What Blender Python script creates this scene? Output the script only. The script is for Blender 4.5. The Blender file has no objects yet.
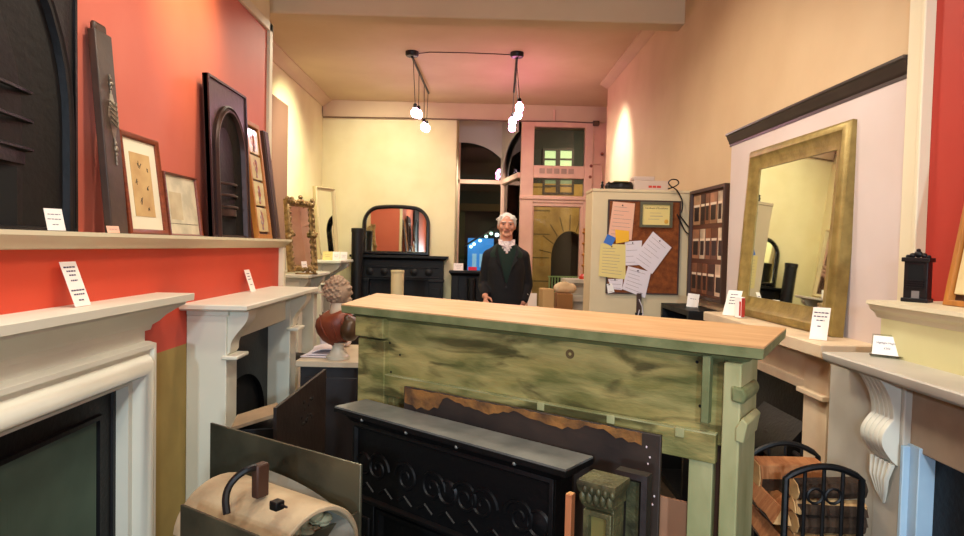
import bpy, bmesh, math, random
from mathutils import Vector, Matrix
random.seed(7)
C = bpy.context.scene.collection
R = math.radians
V3 = Vector
# ------------------------------------------------------------------ camera
FPX, CAMZ = 640.0, 1.5
def cam_axes(yaw=R(.586), pit=R(-1.94), rol=R(1.31)):
    fw = V3((math.sin(yaw)*math.cos(pit), math.cos(yaw)*math.cos(pit), math.sin(pit)))
    r = V3((math.cos(yaw), -math.sin(yaw), 0)); u = r.cross(fw)
    return r*math.cos(rol)+u*math.sin(rol), -r*math.sin(rol)+u*math.cos(rol), fw
CR, CU, CF = cam_axes()
CAM = V3((0, 0, CAMZ))
def at(px, py, ax, v):
    """point of the plane ax = v that the photograph shows at (px, py)"""
    d = CR*((px-482)/FPX)+CU*((268-py)/FPX)+CF
    i = 'xyz'.index(ax)
    return CAM+d*((v-CAM[i])/d[i])
def atn(px, py, n, dist):
    d = CR*((px-482)/FPX)+CU*((268-py)/FPX)+CF
    return CAM+d*((dist-CAM.dot(n))/d.dot(n))
cd = bpy.data.cameras.new('camera'); cam = bpy.data.objects.new('camera', cd); C.objects.link(cam)
cd.sensor_width = 36; cd.lens = FPX/964*36; cd.clip_start = .02
cam.matrix_world = Matrix((( CR.x, CU.x, -CF.x, CAM.x), (CR.y, CU.y, -CF.y, CAM.y), (CR.z, CU.z, -CF.z, CAM.z), (0, 0, 0, 1)))
bpy.context.scene.camera = cam
# ------------------------------------------------------------------ materials
def lin(c):
    return tuple(((x/255)/12.92 if x/255 <= .04045 else ((x/255+.055)/1.055)**2.4) for x in c)
MATS = {}
def mat(name, c, rough=.6, metal=0, c2=None, scale=6, detail=4, bump=0, bscale=None, stretch=None, spec=.4, lo=.35, hi=.7, coat=0):
    if name in MATS: return MATS[name]
    m = bpy.data.materials.new(name); m.use_nodes = True; MATS[name] = m
    nt = m.node_tree; b = nt.nodes['Principled BSDF']
    b.inputs['Roughness'].default_value = rough; b.inputs['Metallic'].default_value = metal
    b.inputs['Specular IOR Level'].default_value = spec
    b.inputs['Coat Weight'].default_value = coat
    b.inputs['Base Color'].default_value = (*lin(c), 1)
    if c2 or bump:
        tc = nt.nodes.new('ShaderNodeTexCoord'); mp = nt.nodes.new('ShaderNodeMapping')
        if stretch: mp.inputs['Scale'].default_value = stretch
        nt.links.new(tc.outputs['Object'], mp.inputs['Vector'])
        n = nt.nodes.new('ShaderNodeTexNoise'); n.inputs['Scale'].default_value = scale; n.inputs['Detail'].default_value = detail
        nt.links.new(mp.outputs[0], n.inputs['Vector'])
        if c2:
            rp = nt.nodes.new('ShaderNodeValToRGB')
            rp.color_ramp.elements[0].position = lo; rp.color_ramp.elements[1].position = hi
            rp.color_ramp.elements[0].color = (*lin(c), 1); rp.color_ramp.elements[1].color = (*lin(c2), 1)
            nt.links.new(n.outputs['Fac'], rp.inputs[0]); nt.links.new(rp.outputs[0], b.inputs['Base Color'])
        if bump:
            n2 = nt.nodes.new('ShaderNodeTexNoise'); n2.inputs['Scale'].default_value = bscale or scale*4; n2.inputs['Detail'].default_value = 5
            nt.links.new(mp.outputs[0], n2.inputs['Vector'])
            bp = nt.nodes.new('ShaderNodeBump'); bp.inputs['Strength'].default_value = bump; bp.inputs['Distance'].default_value = .01
            nt.links.new(n2.outputs['Fac'], bp.inputs['Height']); nt.links.new(bp.outputs[0], b.inputs['Normal'])
    return m
def emit(name, c, s):
    if name in MATS: return MATS[name]
    m = bpy.data.materials.new(name); m.use_nodes = True; MATS[name] = m
    b = m.node_tree.nodes['Principled BSDF']; b.inputs['Base Color'].default_value = (*lin(c), 1)
    b.inputs['Emission Color'].default_value = (*lin(c), 1); b.inputs['Emission Strength'].default_value = s
    return m
def glass(name, tint=(235, 240, 235), k=.12):
    m = bpy.data.materials.new(name); m.use_nodes = True; MATS[name] = m
    nt = m.node_tree; nt.nodes.remove(nt.nodes['Principled BSDF'])
    o = nt.nodes['Material Output']; t = nt.nodes.new('ShaderNodeBsdfTransparent'); g = nt.nodes.new('ShaderNodeBsdfGlossy')
    t.inputs[0].default_value = (*lin(tint), 1); g.inputs['Roughness'].default_value = .01
    fr = nt.nodes.new('ShaderNodeFresnel'); fr.inputs[0].default_value = 1.5
    mx = nt.nodes.new('ShaderNodeMixShader')
    nt.links.new(fr.outputs[0], mx.inputs[0]); nt.links.new(t.outputs[0], mx.inputs[1]); nt.links.new(g.outputs[0], mx.inputs[2])
    nt.links.new(mx.outputs[0], o.inputs[0])
    return m
M_RED = mat('red_paint', (208, 112, 92), .6, c2=(202, 102, 82), scale=2)
M_REDLOW = mat('red_dado_paint', (212, 74, 48), .5, c2=(204, 66, 42), scale=2)
M_REDR = mat('deep_red_paint', (178, 52, 40), .55)
M_OLIVE = mat('olive_paint', (176, 150, 84), .7, c2=(160, 136, 74), scale=5)
M_CREAM = mat('cream_wall', (232, 222, 178), .8, c2=(224, 212, 165), scale=3)
M_BEIGE = mat('beige_wall', (210, 184, 148), .8, c2=(202, 174, 138), scale=2.5)
M_CEIL = mat('ceiling_paint', (214, 192, 160), .85, c2=(206, 182, 150), scale=2, spec=.08)
M_TRIMW = mat('trim_white', (226, 216, 186), .5)
M_TRIMC = mat('trim_cream', (222, 212, 180), .5)
M_WHITEP = mat('panel_white', (214, 200, 196), .6, c2=(208, 192, 186), scale=3)
M_FLOOR = mat('dark_floorboards', (62, 48, 36), .5, c2=(40, 30, 22), scale=3, stretch=(8, .6, 1))
M_GREY = mat('grey_plaster', (214, 206, 198), .8)
M_PINK = mat('pink_frame_paint', (228, 192, 164), .6, c2=(216, 176, 150), scale=4)
M_BROWNW = mat('brown_wall', (150, 116, 96), .8)
M_BROWNP = mat('brown_panel_paint', (122, 88, 70), .8)
M_MARBLE = mat('white_marble', (226, 222, 206), .35, c2=(206, 204, 190), scale=5, detail=8)
M_WPAINT = mat('white_paint', (228, 226, 208), .4, c2=(218, 216, 198), scale=3)
M_STONE = mat('cream_stone', (222, 200, 168), .6, c2=(206, 180, 150), scale=6, bump=.1)
M_GSTONE = mat('grey_marble', (196, 190, 176), .45, c2=(178, 172, 158), scale=5, bump=.06)
M_COOLM = mat('marble_in_cool_light', (178, 206, 224), .4, c2=(160, 190, 212), scale=7)  # cool bluish light on the slip is put into its colour
M_IRON = mat('black_iron', (14, 13, 15), .45, .2, c2=(24, 22, 24), scale=10, bump=.15, bscale=60)
M_IRON2 = mat('blacked_iron_satin', (11, 11, 13), .5, .15, bump=.2, bscale=40)
M_IRONTOP = mat('iron_grey_top', (124, 126, 122), .45, .4, c2=(92, 96, 94), scale=9, bump=.1)  # grey, paler than the black iron; shelf top and rivets
M_SOOTSHADE = mat('soot_and_shade', (8, 7, 7), .9)  # matt black: soot, and shade painted as sheets in openings and holes
M_DIRON = mat('rusty_dark_iron', (46, 38, 36), .5, .3, c2=(28, 22, 22), scale=7, bump=.2)
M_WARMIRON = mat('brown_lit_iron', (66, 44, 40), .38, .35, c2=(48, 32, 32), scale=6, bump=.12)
M_GUN = mat('gunmetal_sheet', (104, 102, 84), .36, .6, c2=(44, 42, 36), scale=4, detail=6, bump=.15)  # paler greenish tone also paints the reflections on the metal
M_SLATE = mat('dark_slate', (60, 49, 42), .55, c2=(34, 30, 29), scale=5, bump=.2)
M_TORN = mat('torn_brown_edge', (150, 104, 52), .8, c2=(72, 50, 34), scale=14, bump=.5)
M_OLIVEG = mat('reeded_glass', (86, 100, 84), .3, c2=(70, 82, 68), scale=3)
M_SLABD = mat('slate_pilaster', (74, 58, 48), .45, c2=(58, 46, 40), scale=8, bump=.1)
M_MAHOG = mat('mahogany', (132, 62, 34), .4, c2=(104, 46, 26), scale=6, stretch=(1, 8, 1))
M_PALEFR = mat('pale_frame', (178, 160, 120), .5)
M_MOUNT = mat('picture_mount', (232, 224, 196), .7)
M_SKETCH = mat('ochre_paper', (206, 172, 116), .8, c2=(186, 148, 96), scale=12)
M_PRINT = mat('pale_print', (216, 206, 176), .6, c2=(186, 178, 150), scale=9, lo=.4, hi=.6)
M_INK = mat('ink', (60, 50, 44), .8)
M_GOLD = mat('old_gold', (158, 136, 78), .42, .35, c2=(128, 108, 58), scale=18, bump=.15)
M_GILT = mat('gilt_carving', (168, 140, 90), .4, .4, c2=(96, 74, 44), scale=24, bump=.4)
M_MIRROR = mat('mirror_silver', (232, 236, 222), .02, 1)
M_BLACKFR = mat('black_lacquer', (14, 14, 16), .25)
M_CROWN = mat('dark_crown_rail', (58, 48, 44), .35, c2=(44, 36, 34), scale=6)
M_CARD = mat('card_white', (244, 236, 228), .6)
M_CARDY = mat('paper_yellow', (226, 204, 130), .7)
M_CARDP = mat('paper_pink', (232, 178, 150), .7)
M_CARDV = mat('paper_white', (228, 216, 220), .7)
M_POSTY = mat('note_yellow', (240, 180, 48), .7)
M_POSTB = mat('note_blue', (60, 110, 190), .7)
M_TEXT = mat('print_ink', (70, 60, 92), .8)
M_TEXTR = mat('print_red', (190, 60, 50), .8)
M_CORK = mat('cork', (142, 76, 32), .9, c2=(106, 52, 22), scale=30, detail=6, bump=.3, bscale=120)
M_CUPB = mat('cupboard_paint', (216, 196, 158), .7, c2=(208, 186, 148), scale=4)
M_PINE = mat('stripped_pine_top', (206, 168, 122), .5, c2=(184, 138, 90), scale=5, stretch=(1, 1, 6), lo=.3, hi=.75)
M_LOG = mat('split_log', (186, 124, 76), .75, c2=(156, 92, 50), scale=9, bump=.4, stretch=(1, 1, 5))
M_LOGP = mat('pale_log_end', (222, 178, 120), .75, c2=(196, 142, 88), scale=10, bump=.3)
M_BARK = mat('bark', (74, 54, 38), .9, c2=(44, 32, 24), scale=14, bump=.6)
M_RUST = mat('rust_drapery_marble', (138, 70, 46), .4, c2=(108, 48, 30), scale=7, bump=.1)
M_DKBROWN = mat('dark_brown_stone', (58, 40, 28), .35, c2=(84, 60, 38), scale=8)  # darker brown than the drapery, for the chest of the bust
M_BUST = mat('bust_stone', (170, 142, 116), .6, c2=(140, 114, 92), scale=14, bump=.2)
M_BUSTN = mat('bust_neck_stone', (206, 186, 160), .5)
M_SOCLE = mat('socle_marble', (204, 196, 178), .3, c2=(180, 172, 156), scale=9)
M_SLABT = mat('pale_table_slab', (200, 184, 160), .4, c2=(186, 168, 142), scale=5)
M_CHEST = mat('dark_chest', (46, 42, 44), .5, c2=(34, 30, 32), scale=4)
M_CLAY = mat('cream_pipe', (226, 208, 160), .6)
M_PIPE = mat('matt_black_pipe', (20, 20, 22), .5, .2)
M_BOX = mat('cardboard', (200, 160, 106), .8)
M_BAG = mat('cream_bag', (226, 200, 160), .8, c2=(206, 176, 136), scale=9, bump=.3)
M_PLAST = mat('grey_plastic', (196, 174, 160), .5)
M_BLKP = mat('black_plastic', (18, 16, 18), .4)
M_BRASS = mat('brass', (176, 120, 54), .3, .7)
M_WOODO = mat('tile_frame_wood', (186, 120, 48), .45, c2=(156, 96, 36), scale=6, stretch=(6, 1, 1))
M_TILE = mat('tile_cream', (228, 210, 162), .2, c2=(210, 184, 130), scale=10, coat=.5)
M_TILEP = mat('tile_pattern', (176, 90, 50), .3, c2=(120, 120, 130), scale=30)
M_DARKW = mat('dark_walnut', (66, 42, 30), .5)
M_FIREC = mat('scuffed_buff_lid', (190, 170, 136), .65, c2=(140, 120, 92), scale=7, detail=8, bump=.3)
M_GREYM = mat('grey_marbled_rim', (118, 116, 104), .5, c2=(92, 90, 80), scale=9, bump=.15)
M_VERD = mat('verdigris_carving', (110, 108, 72), .45, .3, c2=(52, 50, 38), scale=16, detail=6, bump=.4)
M_VERDP = mat('olive_panel', (120, 112, 62), .5, c2=(98, 90, 50), scale=6)
M_LEATHER = mat('black_leather', (16, 14, 15), .4)
M_SKIN = mat('skin', (206, 146, 120), .55, c2=(196, 132, 108), scale=9)
M_HAIR = mat('grey_hair', (222, 216, 204), .7, c2=(196, 188, 176), scale=40, bump=.4)
M_JACKET = mat('navy_black_wool', (11, 10, 14), .85, c2=(17, 15, 20), scale=30, bump=.15)
M_SWEAT = mat('dark_green_knit', (16, 36, 28), .85, bump=.2, bscale=90)
M_SHIRT = mat('checked_shirt', (222, 208, 204), .7, c2=(192, 168, 174), scale=70, lo=.45, hi=.6)
M_TROU = mat('dark_trousers', (24, 24, 32), .8)
M_SHOE = mat('shoe_leather', (18, 14, 12), .35)
M_EYE = mat('eye_dark', (36, 26, 22), .3)
M_LIP = mat('lip', (170, 98, 84), .5)
M_GLASS = glass('pane_glass')
M_NIGHTST = mat('street_stone', (196, 150, 84), .9, c2=(156, 114, 62), scale=3, bump=.2)
M_JOINT = mat('stone_joint', (112, 86, 48), .9)
M_ASPH = mat('asphalt', (40, 40, 42), .9)
M_DARKF = mat('dark_shopfront', (34, 36, 26), .6)
M_LITWIN = emit('lit_window', (206, 226, 170), .75)
M_DIMWIN = emit('dim_window', (120, 132, 100), .3)
M_SCREEN = emit('blue_screen', (60, 130, 210), 1.1)
M_SCREENR = emit('screen_red', (230, 50, 70), 1.0)
M_SPOTW = emit('reflected_spot_glow', (200, 255, 235), 6)
M_BULB = emit('lilac_bulb', (255, 205, 232), 42)
M_BULBP = emit('pink_bulb', (255, 150, 200), 62)
# green mouldy paint on the back of the pine mantel
def green_mat():
    m = bpy.data.materials.new('flaking_green_paint'); m.use_nodes = True; nt = m.node_tree; b = nt.nodes['Principled BSDF']
    b.inputs['Roughness'].default_value = .75; b.inputs['Specular IOR Level'].default_value = .25
    tc = nt.nodes.new('ShaderNodeTexCoord'); mp = nt.nodes.new('ShaderNodeMapping'); mp.inputs['Scale'].default_value = (1, 3.4, 1)
    nt.links.new(tc.outputs['Object'], mp.inputs[0])
    def noise(s, d, dist=0):
        n = nt.nodes.new('ShaderNodeTexNoise'); n.inputs['Scale'].default_value = s; n.inputs['Detail'].default_value = d
        n.inputs['Distortion'].default_value = dist; nt.links.new(mp.outputs[0], n.inputs['Vector']); return n.outputs['Fac']
    def ramp(f, p0, c0, p1, c1):
        r = nt.nodes.new('ShaderNodeValToRGB'); e = r.color_ramp.elements
        e[0].position = p0; e[1].position = p1; e[0].color = (*lin(c0), 1); e[1].color = (*lin(c1), 1)
        nt.links.new(f, r.inputs[0]); return r.outputs[0]
    def mix(f, a, c):
        x = nt.nodes.new('ShaderNodeMix'); x.data_type = 'RGBA'
        nt.links.new(f, x.inputs[0]); nt.links.new(a, x.inputs[6]); nt.links.new(c, x.inputs[7]); return x.outputs[2]
    base = ramp(noise(5, 6, .4), .35, (98, 100, 54), .66, (166, 156, 100))
    tan = ramp(noise(2.2, 5, 1), .3, (156, 142, 78), .75, (196, 176, 114))
    c1 = mix(ramp(noise(3.1, 4, .6), .45, (0, 0, 0), .62, (200, 200, 200)), base, tan)
    dark = ramp(noise(9, 5), .3, (44, 42, 22), .7, (74, 70, 36))
    c2 = mix(ramp(noise(3.6, 6, .8), .50, (0, 0, 0), .62, (235, 235, 235)), c1, dark)
    nt.links.new(c2, b.inputs['Base Color'])
    bp = nt.nodes.new('ShaderNodeBump'); bp.inputs['Strength'].default_value = .35; bp.inputs['Distance'].default_value = .008
    nt.links.new(noise(28, 6), bp.inputs['Height']); nt.links.new(bp.outputs[0], b.inputs['Normal'])
    return m
M_GREEN = green_mat()
M_GREENE = mat('green_edge_paint', (128, 134, 92), .7, c2=(98, 106, 66), scale=12, bump=.2)
M_GREENL = mat('pale_green_rail', (172, 172, 126), .65, c2=(128, 132, 84), scale=7, stretch=(1, .35, 1), bump=.3)
# ------------------------------------------------------------------ mesh builder
class MB:
    def __init__(s): s.bm = bmesh.new()
    def face(s, vs):
        try: return s.bm.faces.new(vs)
        except ValueError: return None
    def loft(s, rings, closed=True, caps=True, loop=False):
        vr = [[s.bm.verts.new(p) for p in r] for r in rings]
        n = len(vr[0]); k = len(vr)
        for i in range(k if loop else k-1):
            a, b = vr[i], vr[(i+1) % k]
            for j in range(n if closed else n-1):
                s.face((a[j], a[(j+1) % n], b[(j+1) % n], b[j]))
        if caps and not loop and closed:
            s.face(list(reversed(vr[0]))); s.face(vr[-1])
        return s
    def box(s, a0, a1, b0, b1, c0, c1):
        return s.loft([[(a0, b0, c), (a1, b0, c), (a1, b1, c), (a0, b1, c)] for c in (c0, c1)])
    def boxm(s, m, sx, sy, sz):
        return s.loft([[m @ V3((x*sx/2, y*sy/2, c*sz/2)) for x, y in ((-1, -1), (1, -1), (1, 1), (-1, 1))] for c in (-1, 1)])
    def ext(s, poly, ax, a0, a1):
        def P(p, q, a): return {'u': (a, p, q), 'v': (p, a, q), 'w': (p, q, a)}[ax]
        return s.loft([[P(p, q, a) for p, q in poly] for a in (a0, a1)])
    def tube(s, path, r, n=8, r1=None):
        path = [V3(p) for p in path]; rings = []; k = len(path)
        up = None
        for i, p in enumerate(path):
            d = (path[min(i+1, k-1)]-path[max(i-1, 0)]).normalized()
            if up is None:
                up = V3((0, 0, 1)) if abs(d.z) < .9 else V3((1, 0, 0))
            a = d.cross(up).normalized(); b = a.cross(d).normalized(); up = b
            rr = r if r1 is None else r+(r1-r)*i/(k-1)
            rings.append([p+a*rr*math.cos(t)+b*rr*math.sin(t) for t in [2*math.pi*j/n for j in range(n)]])
        return s.loft(rings)
    def cyl(s, p0, p1, r, n=16, r1=None): return s.tube([p0, p1], r, n, r1)
    def lathe(s, prof, o=(0, 0, 0), ax='v', n=20, sq=(1, 1)):
        rings = []
        for r, h in prof:
            ring = []
            for j in range(n):
                t = 2*math.pi*j/n; a, b = r*math.cos(t)*sq[0], r*math.sin(t)*sq[1]
                q = {'v': (a, h, b), 'w': (a, b, h), 'u': (h, a, b)}[ax]
                ring.append((o[0]+q[0], o[1]+q[1], o[2]+q[2]))
            rings.append(ring)
        return s.loft(rings)
    def ball(s, c, r, seg=16, rings=10, fn=None):
        r = (r, r, r) if not hasattr(r, '__len__') else r
        m = Matrix.Translation(c) @ Matrix.Diagonal((*r, 1))
        g = bmesh.ops.create_uvsphere(s.bm, u_segments=seg, v_segments=rings, radius=1, matrix=m)
        if fn:
            for v in g['verts']: v.co = fn(v.co)
        return s
    def cap(s, p0, p1, r0, r1=None, n=14):
        r1 = r0 if r1 is None else r1
        p0, p1 = V3(p0), V3(p1)
        s.ball(p0, r0, n, 8); s.ball(p1, r1, n, 8)
        if (p1-p0).length > 1e-5: s.tube([p0, p1], r0, n, r1)
        return s
    def frame(s, u0, u1, v0, v1, prof):
        """picture-frame moulding: prof = closed list of (inset, w)"""
        return s.loft([[(u0+i, v0+i, w), (u1-i, v0+i, w), (u1-i, v1-i, w), (u0+i, v1-i, w)] for i, w in prof], loop=True)
    def frame3(s, u0, u1, v0, v1, prof):
        """moulding round three sides, open at the foot"""
        return s.loft([[(u0+i, v0, w), (u0+i, v1-i, w), (u1-i, v1-i, w), (u1-i, v0, w)] for i, w in prof], closed=False, loop=True)
    def arch_pts(s, c, hw, v0, spring, rise, n=20, w=0, i=0):
        pts = [(c-hw+i, v0, w), (c-hw+i, (v0+spring)/2, w)]
        for k in range(n+1):
            t = math.pi*(1-k/n); pts.append((c+(hw-i)*math.cos(t), spring+(rise-i)*math.sin(t), w))
        return pts+[(c+hw-i, (v0+spring)/2, w), (c+hw-i, v0, w)]
    def arch_frame(s, c, hw, v0, spring, rise, prof, n=20):
        return s.loft([s.arch_pts(c, hw, v0, spring, rise, n, w, i) for i, w in prof], closed=False, loop=True)
    def arch_plate(s, u0, u1, v1, c, hw, v0, spring, rise, w0, w1, n=24, base=None):
        """rectangular plate u0..u1, v0..v1 pierced by an arch"""
        ins = s.arch_pts(c, hw, v0, spring, rise, n)
        out = []
        for (u, v, _) in ins:
            if v <= spring+1e-6 and abs(abs(u-c)-hw) < 1e-6: out.append((u0 if u < c else u1, v))
            else:
                du, dv = u-c, v-spring
                ts = []
                if du > 1e-6: ts.append((u1-c)/du)
                if du < -1e-6: ts.append((u0-c)/du)
                if dv > 1e-6: ts.append((v1-spring)/dv)
                t = min(ts); out.append((c+du*t, spring+dv*t))
        # snap the nearest samples to the two corners
        for cu in (u0, u1):
            k = min(range(len(out)), key=lambda q: (out[q][0]-cu)**2+(out[q][1]-v1)**2); out[k] = (cu, v1)
        A = [(p[0], p[1], w1) for p in ins]; B = [(p[0], p[1], w1) for p in out]
        D = [(p[0], p[1], w0) for p in out]; E_ = [(p[0], p[1], w0) for p in ins]
        return s.loft([A, B, D, E_], closed=False, loop=True)
    def done(s, name, smooth=True, ang=35, weld=False):
        if weld: bmesh.ops.remove_doubles(s.bm, verts=s.bm.verts, dist=1e-5)
        bmesh.ops.recalc_face_normals(s.bm, faces=s.bm.faces)
        me = bpy.data.meshes.new(name); s.bm.to_mesh(me); s.bm.free()
        if smooth:
            for p in me.polygons: p.use_smooth = True
            me.set_sharp_from_angle(angle=R(ang))
        return me
def smooth_path(p, it=2):
    for _ in range(it):
        q = [p[0]]
        for a, b in zip(p, p[1:]): q += [a*.75+b*.25, a*.25+b*.75]
        p = q+[p[-1]]
    return p
def tag(o, label=None, cat=None, group=None, kind=None):
    for k, v in (('label', label), ('category', cat), ('group', group), ('kind', kind)):
        if v: o[k] = v
    return o
def F(O, U=(1, 0, 0), Vv=(0, 0, 1)):
    U = V3(U).normalized(); Vv = V3(Vv).normalized(); N = U.cross(Vv)
    return Matrix(((U.x, Vv.x, N.x, O[0]), (U.y, Vv.y, N.y, O[1]), (U.z, Vv.z, N.z, O[2]), (0, 0, 0, 1)))
FRAMES = {}
def thing(name, label, cat, M, group=None):
    o = bpy.data.objects.new(name, None); C.objects.link(o); o.empty_display_size = .05
    o.matrix_world = M; FRAMES[o.name] = M.copy()
    return tag(o, label, cat, group)
def obj(name, mb, m, parent=None, M=None, bevel=0, label=None, **k):
    me = mb if isinstance(mb, bpy.types.Mesh) else mb.done(name, **k)
    me.name = name
    o = bpy.data.objects.new(name, me); C.objects.link(o)
    if m: me.materials.append(m)
    if parent is not None: o.parent = parent
    elif M is not None: o.matrix_world = M
    if bevel:
        b = o.modifiers.new('bevel', 'BEVEL'); b.width = bevel; b.segments = 2; b.limit_method = 'ANGLE'; b.angle_limit = R(40)
    if label: o['label'] = label
    return o
def struct(name, mb, m, bevel=0, parent=None, **k):
    o = obj(name, mb, m, parent, bevel=bevel, **k)
    if parent is None: o['kind'] = 'structure'
    return o
def solo(name, label, cat, mb, m, M, group=None, bevel=0, **k):
    return tag(obj(name, mb, m, None, M, bevel, **k), label, cat, group)
def bake(o, mods):
    """apply modifiers through the depsgraph, return the new mesh"""
    for t, kw in mods:
        md = o.modifiers.new(t, t)
        for a, b in kw.items(): setattr(md, a, b)
    dg = bpy.context.evaluated_depsgraph_get(); dg.update()
    me = bpy.data.meshes.new_from_object(o.evaluated_get(dg))
    bpy.data.objects.remove(o)
    return me
def union(mb, voxel, smooth=6):
    o = bpy.data.objects.new('tmp', mb.done('tmp')); C.objects.link(o)
    me = bake(o, [('REMESH', dict(mode='VOXEL', voxel_size=voxel)), ('SMOOTH', dict(factor=.5, iterations=smooth))])
    for p in me.polygons: p.use_smooth = True
    return me
def text(s, size, u, v, w, m, parent, name='lettering', align='CENTER', sx=1):
    cu = bpy.data.curves.new('t', 'FONT'); cu.body = s; cu.size = size; cu.align_x = align; cu.extrude = .0003
    o = bpy.data.objects.new('t', cu); C.objects.link(o)
    dg = bpy.context.evaluated_depsgraph_get(); dg.update()
    me = bpy.data.meshes.new_from_object(o.evaluated_get(dg)); bpy.data.objects.remove(o)
    me.materials.clear()
    me.transform(Matrix.Translation((u, v, w)) @ Matrix.Diagonal((sx, 1, 1, 1)))
    return obj(name, me, m, parent)
BX = lambda *a: MB().box(*a)
# ================================================================== SETTING
XL, XB, XLOW, XR, YB = -2.05, -1.46, -1.37, 1.45, 8.5
ZC = 3.37
struct('floor', BX(-3.2, 3.2, -2.6, 10.2, -.1, 0), M_FLOOR)
struct('ceiling', BX(-3.2, 3.2, -2.6, 10.2, ZC, ZC+.1), M_CEIL)
struct('wall_left', BX(XL-.12, XL, 4.47, 8.7, 0, ZC), M_CREAM)
struct('wall_left_chimney_breast', BX(XL-.12, XB, -2.6, 4.49, 1.46, 2.95), M_RED)
struct('wall_left_upper', BX(XL-.12, XB, -2.6, 4.49, 2.95, ZC), M_CREAM)
struct('wall_left_dado', BX(XL-.12, XLOW, -2.6, 4.47, 1.005, 1.46), M_REDLOW)
struct('wall_left_base', BX(XL-.12, XLOW, -2.6, 4.47, 0, 1.005), M_OLIVE)
t = MB().box(XB-.01, XB+.02, -2.6, 4.5, 2.94, 3.0).box(XB-.03, XB+.02, 4.44, 4.505, 1.5, 3.0)
struct('trim_1', t, M_TRIMC, bevel=.004)
t = MB().loft([[(XL+.02, v, z) if False else (x, v, z) for x, z in ((XB-.02, 1.517), (-1.295, 1.517), (-1.295, 1.503), (-1.305, 1.498), (-1.318, 1.484), (-1.330, 1.480), (-1.345, 1.462), (XLOW-.02, 1.455))] for v in (-2.6, 4.52)])
struct('trim_2', t, M_TRIMC)
struct('trim_3', BX(XLOW-.06, XLOW+.035, 4.465, 4.515, 0, 1.46), M_TRIMW, bevel=.004)
struct('wall_left_recess_panel', BX(XL-.01, XL+.015, 6.2, 6.9, .0, 2.95), M_BROWNP)
# right wall
struct('wall_right', BX(XR, XR+.25, 2.05, 7.28, 0, ZC), M_BEIGE)
struct('wall_right_front', BX(XR-.005, XR+.25, -2.6, 2.05, 0, ZC), M_REDR)
struct('wall_right_panel', BX(XR-.012, XR+.02, 2.145, 3.64, 0, 2.11), M_WHITEP)
struct('trim_4', MB().box(XR-.03, XR+.02, 2.05, 2.138, 0, ZC).box(XR-.04, XR+.02, 2.045, 2.065, 0, ZC), M_TRIMW, bevel=.004)
struct('panel_gap_shade', BX(XR-.016, XR+.02, 2.138, 2.146, 0, 2.10), M_DARKW)  # thin dark strip painting the shaded gap at the panel edge
# crown rail on the panel
pr = [(2.195, XR+.01), (2.195, XR-.040), (2.185, XR-.042), (2.181, XR-.034), (2.168, XR-.03), (2.15, XR-.02), (2.14, XR-.018), (2.136, XR-.014), (2.122, XR-.014), (2.122, XR+.01)]
t = MB().loft([[(x, y, z-.024) for z, x in pr] for y in (2.142, 3.665)])
struct('trim_5', t, M_CROWN)
# back wall, cream, left of the shop window
struct('wall_back', BX(XL-.1, -.29, YB, YB+.14, 0, ZC), M_CREAM)
struct('trim_6', MB().box(XL-.1, 1.95, YB-.03, YB+.03, 3.16, ZC), M_CEIL)
struct('wall_back_return', BX(-.33, -.285, YB+.14, 9.6, 0, ZC), M_CREAM)
struct('wall_back_bay_side', BX(1.68, 1.9, 7.26, YB+.14, 0, ZC), M_PINK)
t = MB()
for (x0, x1) in ((1.365, XR+.01),):
    t.ext([(x0, ZC), (x0, ZC-.014), (x0+.02, ZC-.02), (x1-.03, ZC-.05), (x1-.015, ZC-.06), (x1, ZC-.06), (x1, ZC)], 'v', 4.7, 7.3)
t2 = MB()
for v in t.bm.verts: pass
struct('trim_7', t, M_CEIL)
t = MB().ext([(XL-.01, ZC), (XL+.12, ZC), (XL+.12, ZC-.014), (XL+.1, ZC-.02), (XL+.03, ZC-.07), (XL+.02, ZC-.09), (XL-.01, ZC-.09)], 'v', 4.7, 8.5)
struct('trim_8', t, M_CEIL)
struct('ceiling_beam', BX(XL-.1, XR+.1, 4.6, 4.77, 3.115, ZC+.02), M_CEIL, bevel=.012)
struct('wall_front', BX(-3.2, 3.2, -2.72, -2.6, 0, ZC), M_BROWNW)
# ---- shop window and door at the back
YD, YW = 8.5, 9.6
xs = at(501, 240, 'y', YW).x; xdl = at(519, 240, 'y', YD).x; xdr = at(590, 240, 'y', YD).x
def Z(px, py, y): return at(px, py, 'y', y).z
win = thing('window_1', 'dark arched shop window between cream wall and glazed door', 'window', F((0, YW, 0))); win['kind'] = 'structure'
for k in ('label', 'category'): del win[k]
xw0, xw1 = -.30, xs
zt = Z(480, 182, YW)
spr = Z(480, 186, YW); apx = Z(466, 143, YW); ca = at(463, 150, 'y', YW).x
hwa = at(512, 180, 'y', YW).x-ca
arc = []
for k in range(21):
    x = xw0+(xw1-xw0)*k/20; q = max(0, 1-((x-ca)/hwa)**2); arc.append((x, spr+(apx-spr)*math.sqrt(q)))
t = MB().ext([(xw1, ZC-.01), (xw0, ZC-.01)]+arc, 'w', .032, .05)
obj('spandrel', t, M_GREY, win)
t = MB().box(xw0, xw1+.02, zt-.03, zt+.03, -.04, .03).box(xw1-.02, xw1+.03, 0, ZC, -.05, .03).box(xw0, xw0+.04, 0, ZC, -.05, .03).box(xw0, xw1, .0, .5, -.06, .02)
obj('window_frame', t, M_PINK, win, bevel=.004)
obj('pane', BX(xw0, xw1, .5, ZC, -.012, -.006), M_GLASS, win)
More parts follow.
